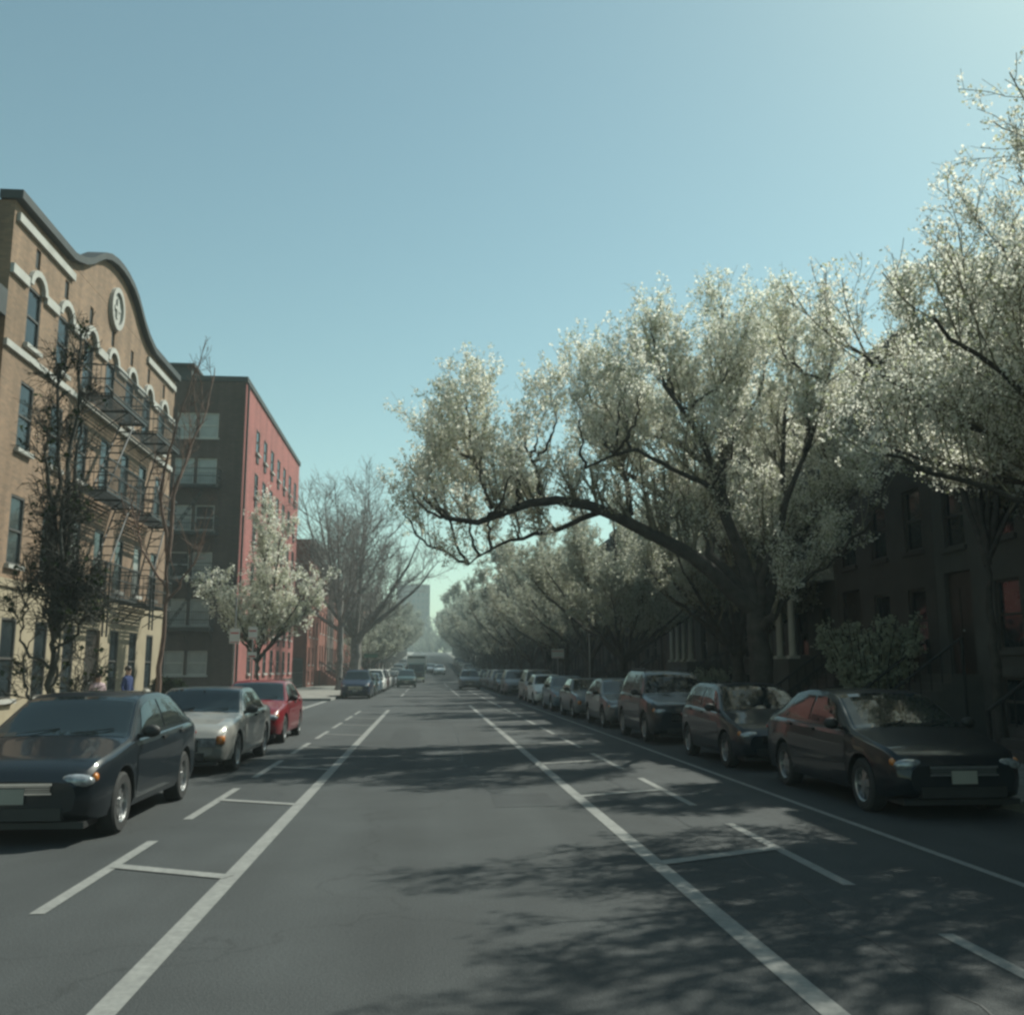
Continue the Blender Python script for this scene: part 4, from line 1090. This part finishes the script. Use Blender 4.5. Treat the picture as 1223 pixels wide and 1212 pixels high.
def body_mesh(kind, paint_):
    key = ('b', kind, paint_.name)
    if key in _CM: return _CM[key]
    if ('g', kind) not in _CM:
        sp = SPEC[kind]; L = sp['L']
        ys = np.unique(np.round(np.concatenate([np.array([0, .02, .05, .09, .14, .2, .3]), np.linspace(.4, L - .4, 46), L - np.array([0, .02, .05, .09, .14, .2, .3])]), 4))
        V = []; F = []
        for y in ys:
            h = half_ring(sp, float(y))
            full = [(x, z) for x, z in h] + [(-x, z) for x, z in h[-2:0:-1]]
            V += [(x, float(y) - L / 2, z) for x, z in full]
        n = 26
        for i in range(len(ys) - 1):
            for k in range(n):
                k2 = (k + 1) % n
                F.append((i * n + k, (i + 1) * n + k, (i + 1) * n + k2, i * n + k2))
        F.append(tuple(range(n))); F.append(tuple((len(ys) - 1) * n + k for k in range(n))[::-1])
        me = bpy.data.meshes.new('body_src'); me.from_pydata(V, [], F)
        bm = bmesh.new(); bm.from_mesh(me); bmesh.ops.recalc_face_normals(bm, faces=bm.faces); bm.to_mesh(me); bm.free()
        me.materials.append(paint_); me.materials.append(M_BLK)
        ob = bpy.data.objects.new('tmp', me); COL.objects.link(ob)
        c = MB()
        for a in sp['ax']:
            for s in (-1, 1):
                r = sp['wr'] + .055
                c.cyl((s * (sp['W'] / 2 - .30), a - L / 2, sp['wr'] + 0.01), (s * (sp['W'] / 2 + .12), a - L / 2, sp['wr'] + 0.01), r, n=28)
        cm_ = c.mesh('cut', [M_BLK])
        bm = bmesh.new(); bm.from_mesh(cm_); bmesh.ops.recalc_face_normals(bm, faces=bm.faces); bm.to_mesh(cm_); bm.free()
        co = bpy.data.objects.new('cut', cm_); COL.objects.link(co)
        md_ = ob.modifiers.new('b', 'BOOLEAN'); md_.operation = 'DIFFERENCE'; md_.object = co; md_.solver = 'EXACT'; md_.material_mode = 'TRANSFER'
        bpy.context.view_layer.update()
        dg = bpy.context.evaluated_depsgraph_get()
        res = bpy.data.meshes.new_from_object(ob.evaluated_get(dg))
        bpy.data.objects.remove(ob); bpy.data.objects.remove(co)
        res.polygons.foreach_set('use_smooth', [True] * len(res.polygons))
        res.set_sharp_from_angle(angle=R(38))
        _CM[('g', kind)] = res
    me = _CM[('g', kind)].copy(); me.name = 'body'
    for i, m_ in enumerate(me.materials):
        if m_ is None or m_.name.startswith('paint_'): me.materials[i] = paint_
    _CM[key] = me
    return me
def part(kind, nm, fn):
    key = (nm, kind)
    if key not in _CM: _CM[key] = fn()
    return _CM[key]
def car(kind, colour, x, y, label, rot=0.0, cat='car', name='parked_car', group=None, rim=None, far=False, rails=False, tail=False, z=None):
    """y = centre; the car's front faces -Y (towards the camera) when rot is 0"""
    sp = SPEC[kind]; L = sp['L']; H2 = sp['W'] / 2; pm = PAL[colour]; rim = rim or M_RIM
    if z is None: z = float(rz(y))
    t = empty(name, (x, y, z), rot, label, cat, group)
    slope = math.atan2(float(rz(y + 2)) - float(rz(y - 2)), 4)
    if abs(slope) > 1e-4: t.rotation_euler = (slope, 0, rot)
    link('body', body_mesh(kind, pm), t)
    g0, g1, g2, g3 = sp['gh']
    ws = part(kind, 'windshield', lambda: patch(sp, g0 + .02, lambda f: g1 + .04 * f, 9.62, 13, .006, 8, 5, both=True).mesh('windshield', M_CGLASS, True))
    link('windshield', ws, t)
    rw = part(kind, 'rear_window', lambda: patch(sp, g2 + .1, g3 - .02, 9.75, 13, .006, 6, 5, both=True).mesh('rear_window', M_CGLASS, True))
    link('rear_window', rw, t)
    d0, d1, d2 = sp['doors']
    for s in (1, -1):
        link('side_window', part(kind, ('fw', s), lambda: patch(sp, lambda f: d0 - .22 + (g1 - d0 + .16) * f * 0.9, d1 - .03, 7.25, 8.88, .007, 8, 4, side=s).mesh('side_window', M_CGLASS, True)), t)
        link('side_window', part(kind, ('rw', s), lambda: patch(sp, d1 + .04, lambda f: d2 + .12 - (.30 if kind in ('sedan', 'boxy') else .1) * f, 7.25, 8.88, .007, 8, 4, side=s).mesh('side_window', M_CGLASS, True)), t)
        if kind in ('suv', 'van', 'hatch'):
            link('side_window', part(kind, ('qw', s), lambda: patch(sp, d2 + .16, lambda f: g3 - .32 - .28 * f, 7.3, 8.85, .007, 5, 4, side=s).mesh('side_window', M_CGLASS, True)), t)
        if not far:
            for nm, (a, b) in (('fd', (d0 - .30, d1)), ('rd', (d1 + .014, d2 + .12))):
                a_ = a; b_ = b
                ax1 = sp['ax'][1] - sp['wr'] - .07
                bb = (lambda f: min(b_, ax1 + .28 * max(0, f - .1) ** .7)) if nm == 'rd' else b_
                dr_ = link('door', (lambda key, fn: _CM.setdefault((key, pm.name), None) or _CM.update({(key, pm.name): fn()}) or _CM[(key, pm.name)])((kind, nm, s), lambda: patch(sp, a_, bb, 2.75, 6.6, .007, 8, 6, side=s).mesh('door', pm, True)), t)
                yy = b_ - .2 if nm == 'fd' else b_ - .28
                hx, hz = S_(sp, yy, 5.35)
                hd = MB(); hd.box(s * (hx - .005), s * (hx + .035), yy - L / 2 - .09, yy - L / 2 + .09, hz - .014, hz + .018)
                link('handle', part(kind, ('h', nm, s), lambda: hd.mesh('handle', M_BLK)), dr_)
        mx, mz = S_(sp, d0 - .1, 7.0)
        def mir():
            m = MB(); m.ell((s * (mx + .13), d0 - .10 - L / 2, mz + .09), (.11, .06, .075), 10, 6); m.box(s * (mx - .02), s * (mx + .08), d0 - .12 - L / 2, d0 - .07 - L / 2, mz + .02, mz + .06)
            return m.mesh('mirror', M_BLK, True)
        link('mirror', part(kind, ('m', s), mir), t)
        def hl():
            hx, hz = S_(sp, .16, 5.6); m = MB()
            if kind == 'boxy':
                m.box(s * .43, s * .70, -.028 - L / 2, .12 - L / 2, hz - .15, hz + .0)
                m.box(s * .43, s * .70, -.035 - L / 2, -.0285 - L / 2, hz - .085, hz - .065)
                return m.mesh('headlight', M_LAMP)
            m.ell((s * (hx - .17), .115 - L / 2, hz - .015), (.20, .10, .075), 14, 8)
            return m.mesh('headlight', M_LAMP, True)
        h_ = link('headlight', part(kind, ('hl', s), hl), t)
        def am():
            hx, hz = S_(sp, .2, 5.6); m = MB(); m.ell((s * (hx - .01), .2 - L / 2, hz - .015), (.035, .07, .05), 8, 6) if kind != 'boxy' else m.box(s * .705, s * (hx + .012), .02 - L / 2, .24 - L / 2, hz - .14, hz - .01)
            return m.mesh('turn_lamp', M_AMBER, True)
        if not far: link('turn_lamp', part(kind, ('am', s), am), h_)
        def tl():
            hx, hz = S_(sp, L - .12, 5.6); m = MB(); m.ell((s * (hx - .12), L - .09 - L / 2, hz - .02), (.15, .09, .07 if kind not in ('suv', 'van') else .14), 12, 8)
            return m.mesh('taillight', M_TAIL, True)
        link('taillight', part(kind, ('tl', s), tl), t)
        for a in sp['ax']:
            ty, rm = wheel_meshes(sp['wr'], rim)
            w0 = link('wheel', part(kind, 'hubaxle', lambda: MB().cyl((-.09, 0, 0), (-.03, 0, 0), .12, n=10).mesh('wheel', M_BLK)), t, (s * (H2 - .125), a - L / 2, sp['wr']), (0, 0, 0 if s > 0 else math.pi))
            link('tyre', ty, w0); link('rim', rm, w0)
    def gr():
        m = MB(); hx, hz = S_(sp, .05, 5.6); zt = float(smooth_interp(sp['top'], .04))
        gz = zt - (.10 if kind in ('suv', 'van', 'boxy') else .06); gh_ = .16 if kind in ('suv', 'van', 'boxy') else .09
        m.box(-.40, .40, -.022 - L / 2, .12 - L / 2, gz - gh_, gz)
        return m.mesh('grille', M_BLK)
    g_ = link('grille', part(kind, 'grille', gr), t)
    def grs():
        m = MB(); zt = float(smooth_interp(sp['top'], .04)); gz = zt - (.10 if kind in ('suv', 'van', 'boxy') else .06); gh_ = .16 if kind in ('suv', 'van', 'boxy') else .09
        m.box(-.42, .42, -.034 - L / 2, -.0225 - L / 2, gz - .012, gz + .012); m.box(-.42, .42, -.034 - L / 2, -.0225 - L / 2, gz - gh_ - .01, gz - gh_ + .008)
        for k in range(1, 4): m.box(-.40, .40, -.028 - L / 2, -.0226 - L / 2, gz - gh_ * k / 4 - .004, gz - gh_ * k / 4 + .004)
        return m.mesh('grille_bar', M_CHROME)
    if not far: link('grille_bar', part(kind, 'grb', grs), g_)
    def bu():
        m = MB(); m.box(-.52, .52, -.02 - L / 2, .15 - L / 2, .26, .38); m.box(-.72, .72, .06 - L / 2, .5 - L / 2, .17, .235)
        return m.mesh('air_intake', M_BLK)
    link('air_intake', part(kind, 'bu', bu), t)
    def npl():
        m = MB(); m.box(-.155, .155, -.035 - L / 2, -.021 - L / 2, .42, .57); return m.mesh('number_plate', M_PLATE)
    link('number_plate', part(kind, 'np', npl), t)
    if not far:
        def wip():
            m = MB()
            for xx in (-.45, .15):
                xa, za = S_(sp, g0 + .03, 12.9)
                m.cyl((xx, g0 - L / 2, za + .02), (xx + .42, g0 + .16 - L / 2, float(smooth_interp(sp['top'], g0 + .16)) + .012), .008, n=4)
            return m.mesh('wiper', M_BLK)
        link('wiper', part(kind, 'wip', wip), t)
    if rails:
        m = MB()
        for s in (1, -1):
            x0_, z0_ = S_(sp, 2.4, 10.2)
            for (ya, yb) in ((2.1, 3.9),):
                m.cyl((s * (x0_ - .02), ya - L / 2, z0_ + .07), (s * (x0_ - .02), yb - L / 2, z0_ + .07), .018, n=6)
                for yy in (ya, (ya + yb) / 2, yb): m.cyl((s * (x0_ - .02), yy - L / 2, z0_ - .02), (s * (x0_ - .02), yy - L / 2, z0_ + .07), .016, n=5)
        m.build('roof_rail', M_BLK, t)
    return t
# left kerb, nearest first
XL = -4.18
car('sedan', 'black', -4.14, 12.75, 'black sedan nearest the camera on the left, bright glint on its headlamp')
car('boxy', 'silver', -4.18, 19.45, 'silver beige boxy sedan parked on the left between the black and the red cars')
car('sedan', 'red', -4.25, 25.9, 'dark red sedan parked third on the left, beyond the silver one')
GL_ = 'cars parked along the left kerb beyond the side street'
car('suv', 'navy', -4.25, 61.8, 'dark four wheel drive with roof rails, first parked beyond the side street on the left', group=GL_, rails=True, cat='car')
car('hatch', 'green', -4.2, 67.5, 'dark hatchback parked second beyond the side street on the left', group=GL_)
car('sedan', 'blue', -4.2, 73.2, 'slate blue sedan parked third beyond the side street on the left', group=GL_)
car('van', 'white', -4.2, 79.4, 'white van parked fourth beyond the side street on the left', group=GL_, cat='van')
rr = random.Random(9)
kinds = ['sedan', 'suv', 'hatch', 'boxy', 'van']; cols_ = ['grey', 'black', 'white', 'silver', 'blue', 'charcoal', 'navy', 'maroon']
y = 85.6; q_ = 0
while y < 190:
    cc_ = rr.choice(cols_); q_ += 1
    car(rr.choice(kinds), cc_, -4.2, y, ORD[q_ - 1] + ' car parked past the white van on the left, ' + cc_ if q_ < 7 else 'tiny distant car in the far end of the left parked line', group='distant cars parked on the left', far=True)
    y += rr.uniform(5.6, 6.4)
# right kerb, nearest first
GR_ = 'cars parked along the right kerb'
car('sedan', 'black', 6.32, 13.65, 'black sedan nearest the camera on the right, sun glaring on its windscreen', group=GR_)
car('hatch', 'charcoal', 6.25, 19.05, 'dark charcoal hatchback parked second on the right, just behind the nearest black sedan', group=GR_)
car('suv', 'charcoal', 6.18, 25.35, 'dark high roofed four wheel drive parked third on the right', group=GR_, rails=True)
car('sedan', 'grey', 6.2, 31.4, 'grey sedan mostly hidden behind the dark four wheel drive on the right', group=GR_)
car('boxy', 'grey', 6.15, 37.2, 'grey boxy sedan parked fifth on the right', group=GR_)
car('sedan', 'blue', 6.1, 43.2, 'slate blue sedan parked sixth on the right, just before the white one', group=GR_)
car('hatch', 'white', 6.1, 50.2, 'white hatchback parked on the right beyond the slate blue sedan', group=GR_)
car('van', 'silver', 6.3, 56.0, 'pale van parked just behind the white hatchback on the right', group=GR_, cat='van')
car('van', 'grey', 6.2, 69.2, 'grey minivan parked alone beyond the gap on the right', group=GR_, cat='van')
car('sedan', 'black', 6.1, 76.5, 'black sedan parked behind the grey minivan on the right', group=GR_)
y = 83.0; q_ = 0
while y < 200:
    cc_ = rr.choice(cols_); q_ += 1
    car(rr.choice(kinds), cc_, 6.2, y, ORD[q_ - 1] + ' car parked past the lone black sedan on the right, ' + cc_ if q_ < 7 else 'tiny distant car in the far end of the right parked line, under trees', group='distant cars parked on the right', far=True)
    y += rr.uniform(5.6, 6.6)
# moving vehicles
car('suv', 'grey', 3.75, 88.0, 'grey car with pale headlamps standing beside the right lane line, far ahead', name='moving_car')
car('van', 'green', -2.0, 99.0, 'dark van driving beside the front of the box truck', name='moving_car', cat='van')
car('sedan', 'white', 1.9, 152.0, 'small white car driving alone in the middle of the street, far off', name='moving_car', far=True)
car('sedan', 'grey', 0.6, 158.0, 'grey car just left of the distant white car', name='moving_car', far=True)
# box truck
def truck(x, y):
    z = float(rz(y)); t = empty('box_truck', (x, y, z), 0, 'white box truck with dark cab facing the camera in the left lane', 'truck')
    b = MB(); b.box(-1.15, 1.15, 1.75, 7.0, .95, 3.35); b.box(-1.17, -1.12, 1.73, 7.02, .9, 3.37); b.box(1.12, 1.17, 1.73, 7.02, .9, 3.37)
    b.build('cargo_box', PAL['white'], t)
    rf = MB(); rf.box(-1.05, 1.05, 1.70, 1.745, 3.0, 3.2); rf.build('marker_panel', M_BLK, t)
    c = MB(); prof = [(0, .45), (0, 1.25), (.12, 1.4), (.55, 2.25), (.75, 2.38), (1.68, 2.38), (1.68, .45)]
    n = len(prof)
    c.v += [(-1.0, a, b_) for a, b_ in prof] + [(1.0, a, b_) for a, b_ in prof]
    c.f.append(tuple(range(n))[::-1]); c.mi.append(0); c.f.append(tuple(range(n, 2 * n))); c.mi.append(0)
    for k in range(n):
        k2 = (k + 1) % n; c.f.append((k, k2, n + k2, n + k)); c.mi.append(0)
    c.build('cab', PAL['green'], t)
    g = MB(); g.quad((-.9, .135, 1.45), (.9, .135, 1.45), (.85, .5, 2.19), (-.85, .5, 2.19)); g.v = [(a, b_ - .012, c_) for a, b_, c_ in g.v]; g.build('windshield', M_CGLASS, t)
    for s in (1, -1):
        q = MB(); q.quad((s * 1.004, .6, 1.4), (s * 1.004, 1.4, 1.4), (s * 1.004, 1.4, 2.2), (s * 1.004, .72, 2.2)); q.build('side_window', M_CGLASS, t)
        MB().ell((s * .78, -.0, .95), (.14, .05, .11), 10, 6).build('headlight', M_LAMP, t, True)
        m = MB(); m.box(s * 1.1, s * 1.3, .2, .28, 1.5, 2.0); m.cyl((s * 1.0, .3, 1.7), (s * 1.15, .24, 1.7), .02, n=5); m.build('mirror', M_BLK, t)
        for yy in (.9, 5.6):
            ty, rm = wheel_meshes(.36, M_RIMD)
            w0 = link('wheel', MB().cyl((-.09, 0, 0), (-.03, 0, 0), .12, n=10).mesh('wheel', M_BLK), t, (s * .88, yy, .36), (0, 0, 0 if s > 0 else math.pi)); link('tyre', ty, w0); link('rim', rm, w0)
    g = MB(); g.box(-.6, .6, -.03, -.003, .75, 1.2); g.build('grille', M_BLK, t)
    g = MB(); g.box(-1.0, 1.0, -.12, -.001, .42, .62); g.build('bumper', M_CHROME, t)
    g = MB(); g.box(-.45, .45, 1.69, 6.9, .6, .94); g.build('chassis', M_BLK, t)
truck(-1.3, 122.0)

# ================================================================== STREET FURNITURE
def post_sign(x, y, hgt, label, boards, r=0.03, cat='sign', name='parking_sign'):
    z = float(rz(y)) + .13; t = empty(name, (x, y, z), 0, label, cat)
    MB().cyl((0, 0, -.05), (0, 0, hgt), r, n=8).build('post', M_STEEL, t)
    for (zc, w_, h_, m_) in boards:
        b = MB(); b.box(-w_ / 2, w_ / 2, -r - .012, -r - .001, zc - h_ / 2, zc + h_ / 2)
        bo = b.build('board', m_, t)
        if m_ is M_SIGNW:
            q = MB(); q.box(-w_ / 2 + .03, w_ / 2 - .03, -r - .016, -r - .0125, zc + h_ / 2 - .16, zc + h_ / 2 - .12); q.box(-w_ / 2 + .03, w_ / 2 - .03, -r - .016, -r - .0125, zc - h_ / 2 + .03, zc - h_ / 2 + .05)
            q.build('print', M_SIGNR, bo)
    return t
post_sign(7.8, 58.6, 3.1, 'white board on a steel post between trunks on the right pavement', [(2.55, .75, .55, M_SIGNW)])
post_sign(7.8, 47.0, 4.6, 'tall thin bare steel post on the right pavement, right of the white board', [])
post_sign(-5.75, 30.0, 3.75, 'tall dark post at the left kerb in front of the red brick corner', [(2.6, .3, .45, M_SIGNW)])
post_sign(-6.0, 34.5, 3.1, 'street post with small white plates before the shaded brick side wall', [(2.85, .3, .42, M_SIGNW), (2.1, .3, .2, M_SIGNW)])
def lamp_post(x, y, s, label, group=None):
    z = float(rz(y)) + .13; t = empty('street_lamp', (x, y, z), 0, label, 'street lamp', group)
    m = MB(); m.cyl((0, 0, -.05), (0, 0, .9), .13, .10, n=10); m.cyl((0, 0, .9), (0, 0, 8.2), .085, .05, n=10); m.build('pole', M_STEEL, t, True)
    a = MB(); a.cyl((0, 0, 8.1), (s * .9, 0, 8.75), .035, n=7); a.cyl((s * .9, 0, 8.75), (s * 1.9, 0, 8.85), .03, n=7); a.build('arm', M_STEEL, t, True)
    h = MB(); h.ell((s * 2.15, 0, 8.82), (.32, .13, .08), 12, 6); h.build('lamp_head', M_STEEL, t, True)
    return t
# green street-name board far off at the left kerb
t = post_sign(-5.9, 104, 3.6, 'distant street post carrying a green board beside the box truck', [(3.0, 1.4, .38, M_SIGNG)], name='street_sign')
# person builder: one continuous skinned body
def person(loc, rot, hgt, top, legs, skin, hair, label, arm=0.0):
    k = hgt / 1.75
    t = empty('person', loc, rot, label, 'person')
    J = {'pel': (0, 0, .95, .15), 'sp': (0, 0, 1.15, .135), 'ch': (0, 0, 1.35, .16), 'nk': (0, 0, 1.50, .06), 'hd0': (0, -.01, 1.57, .075), 'hd': (0, -.02, 1.66, .095)}
    for s, n_ in ((1, 'r'), (-1, 'l')):
        J['sh' + n_] = (s * .17, 0, 1.42, .065); J['el' + n_] = (s * .24, .02, 1.13, .045); J['wr' + n_] = (s * .24, -.10 - arm, .92 + arm, .03); J['pa' + n_] = (s * .235, -.13 - arm, .85 + arm, .034)
        J['hp' + n_] = (s * .09, 0, .88, .10); J['kn' + n_] = (s * .10, -.03, .49, .065); J['an' + n_] = (s * .11, .02, .09, .045); J['to' + n_] = (s * .12, -.14, .04, .035)
    E_ = [('pel', 'sp'), ('sp', 'ch'), ('ch', 'nk'), ('nk', 'hd0'), ('hd0', 'hd')]
    for n_ in 'rl': E_ += [('ch', 'sh' + n_), ('sh' + n_, 'el' + n_), ('el' + n_, 'wr' + n_), ('wr' + n_, 'pa' + n_), ('pel', 'hp' + n_), ('hp' + n_, 'kn' + n_), ('kn' + n_, 'an' + n_), ('an' + n_, 'to' + n_)]
    for s, n_ in ((1, 'r'), (-1, 'l')):
        px_, py_, pz_, _ = J['pa' + n_]
        for fi in range(5):
            fx = (fi - 1.5) * .017 if fi < 4 else .0
            ln = (.06, .07, .075, .06)[fi] if fi < 4 else .045
            a = f'f{n_}{fi}'; b = f'g{n_}{fi}'
            if fi < 4:
                J[a] = (px_ + s * .0, py_ + fx, pz_ - .045, .009); J[b] = (px_ - s * .015, py_ + fx, pz_ - .045 - ln * .8, .008)
            else:
                J[a] = (px_ - s * .02, py_ - .03, pz_ - .01, .010); J[b] = (px_ - s * .025, py_ - .045, pz_ - .05, .009)
            E_ += [('pa' + n_, a), (a, b)]
    names = list(J); me = bpy.data.meshes.new('body')
    me.from_pydata([tuple(c * k for c in J[n_][:3]) for n_ in names], [(names.index(a), names.index(b)) for a, b in E_], [])
    ob = bpy.data.objects.new('body', me); COL.objects.link(ob)
    sk = ob.modifiers.new('s', 'SKIN'); sk.use_smooth_shade = True
    for i, n_ in enumerate(names):
        r = J[n_][3] * k; ry = r * (.72 if n_ in ('ch', 'sp', 'pel') else 1)
        me.skin_vertices[0].data[i].radius = (r, ry) if n_ not in ('ch', 'sp', 'pel') else (r * 1.15, ry)
        me.skin_vertices[0].data[i].use_root = (n_ == 'pel')
    sb = ob.modifiers.new('u', 'SUBSURF'); sb.levels = 1; sb.render_levels = 1
    bpy.context.view_layer.update()
    res = bpy.data.meshes.new_from_object(ob.evaluated_get(bpy.context.evaluated_depsgraph_get()))
    bpy.data.objects.remove(ob)
    for m_ in (skin, top, legs): res.materials.append(m_)
    for p in res.polygons:
        c = p.center / k
        if c.z > 1.5: p.material_index = 0
        elif c.z > .93 and not (abs(c.x) > .19 and c.z < .96): p.material_index = 1
        elif abs(c.x) > .19 and c.z > .6: p.material_index = 0
        else: p.material_index = 2
    res.name = 'body'; link('body', res, t)
    h = MB(); h.ell((0, .012 * k, 1.70 * k), (.098 * k, .11 * k, .10 * k), 14, 9); h.build('hair', hair, t, True)
    f = MB(); f.ell((0, -.105 * k, 1.655 * k), (.014 * k, .02 * k, .022 * k), 8, 6)
    for s in (1, -1): f.ell((s * .092 * k, -.015 * k, 1.655 * k), (.012 * k, .02 * k, .03 * k), 8, 6)
    f.build('face_feature', skin, t, True)
    e = MB()
    for s in (1, -1): e.ell((s * .034 * k, -.098 * k, 1.68 * k), (.012 * k, .008 * k, .007 * k), 8, 5)
    e.ell((0, -.100 * k, 1.612 * k), (.024 * k, .007 * k, .006 * k), 8, 5)
    e.build('eye', M_BARKD, t, True)
    return t
M_SKIN = mat('skin', (0.42, 0.25, 0.18), 0.6, var=0.05)
M_HAIR = mat('hair', (0.03, 0.02, 0.015), 0.6, var=0.2)
M_BLUEC = mat('blue_cloth', (0.02, 0.035, 0.12), 0.9, var=0.15, scale=8)
M_PINKC = mat('pale_pink_cloth', (0.5, 0.36, 0.38), 0.9, var=0.12, scale=8)
M_JEAN = mat('dark_trousers', (0.03, 0.035, 0.05), 0.9, var=0.15)
person((-8.9, 30.4, .13), R(70), 1.68, M_BLUEC, M_JEAN, M_SKIN, M_HAIR, 'person in dark blue standing on the left pavement before the cream ground floor')
person((-8.4, 26.2, .13), R(40), 1.50, M_PINKC, M_JEAN, M_SKIN, M_HAIR, 'shorter person in pale pink on the left pavement behind the black sedan')

# ================================================================== HAZE
M_HAZE = bpy.data.materials.new('haze_air'); M_HAZE.use_nodes = True
_n = M_HAZE.node_tree; _n.nodes.clear()
_v = _n.nodes.new('ShaderNodeVolumePrincipled'); _v.inputs['Density'].default_value = 0.0009; _v.inputs['Color'].default_value = (0.80, 0.95, 0.95, 1); _v.inputs['Anisotropy'].default_value = 0.0
_o = _n.nodes.new('ShaderNodeOutputMaterial'); _n.links.new(_v.outputs[0], _o.inputs['Volume'])
hz = MB().box(-420, 420, -60, 950, -12, 64).build('haze', M_HAZE); hz['kind'] = 'stuff'
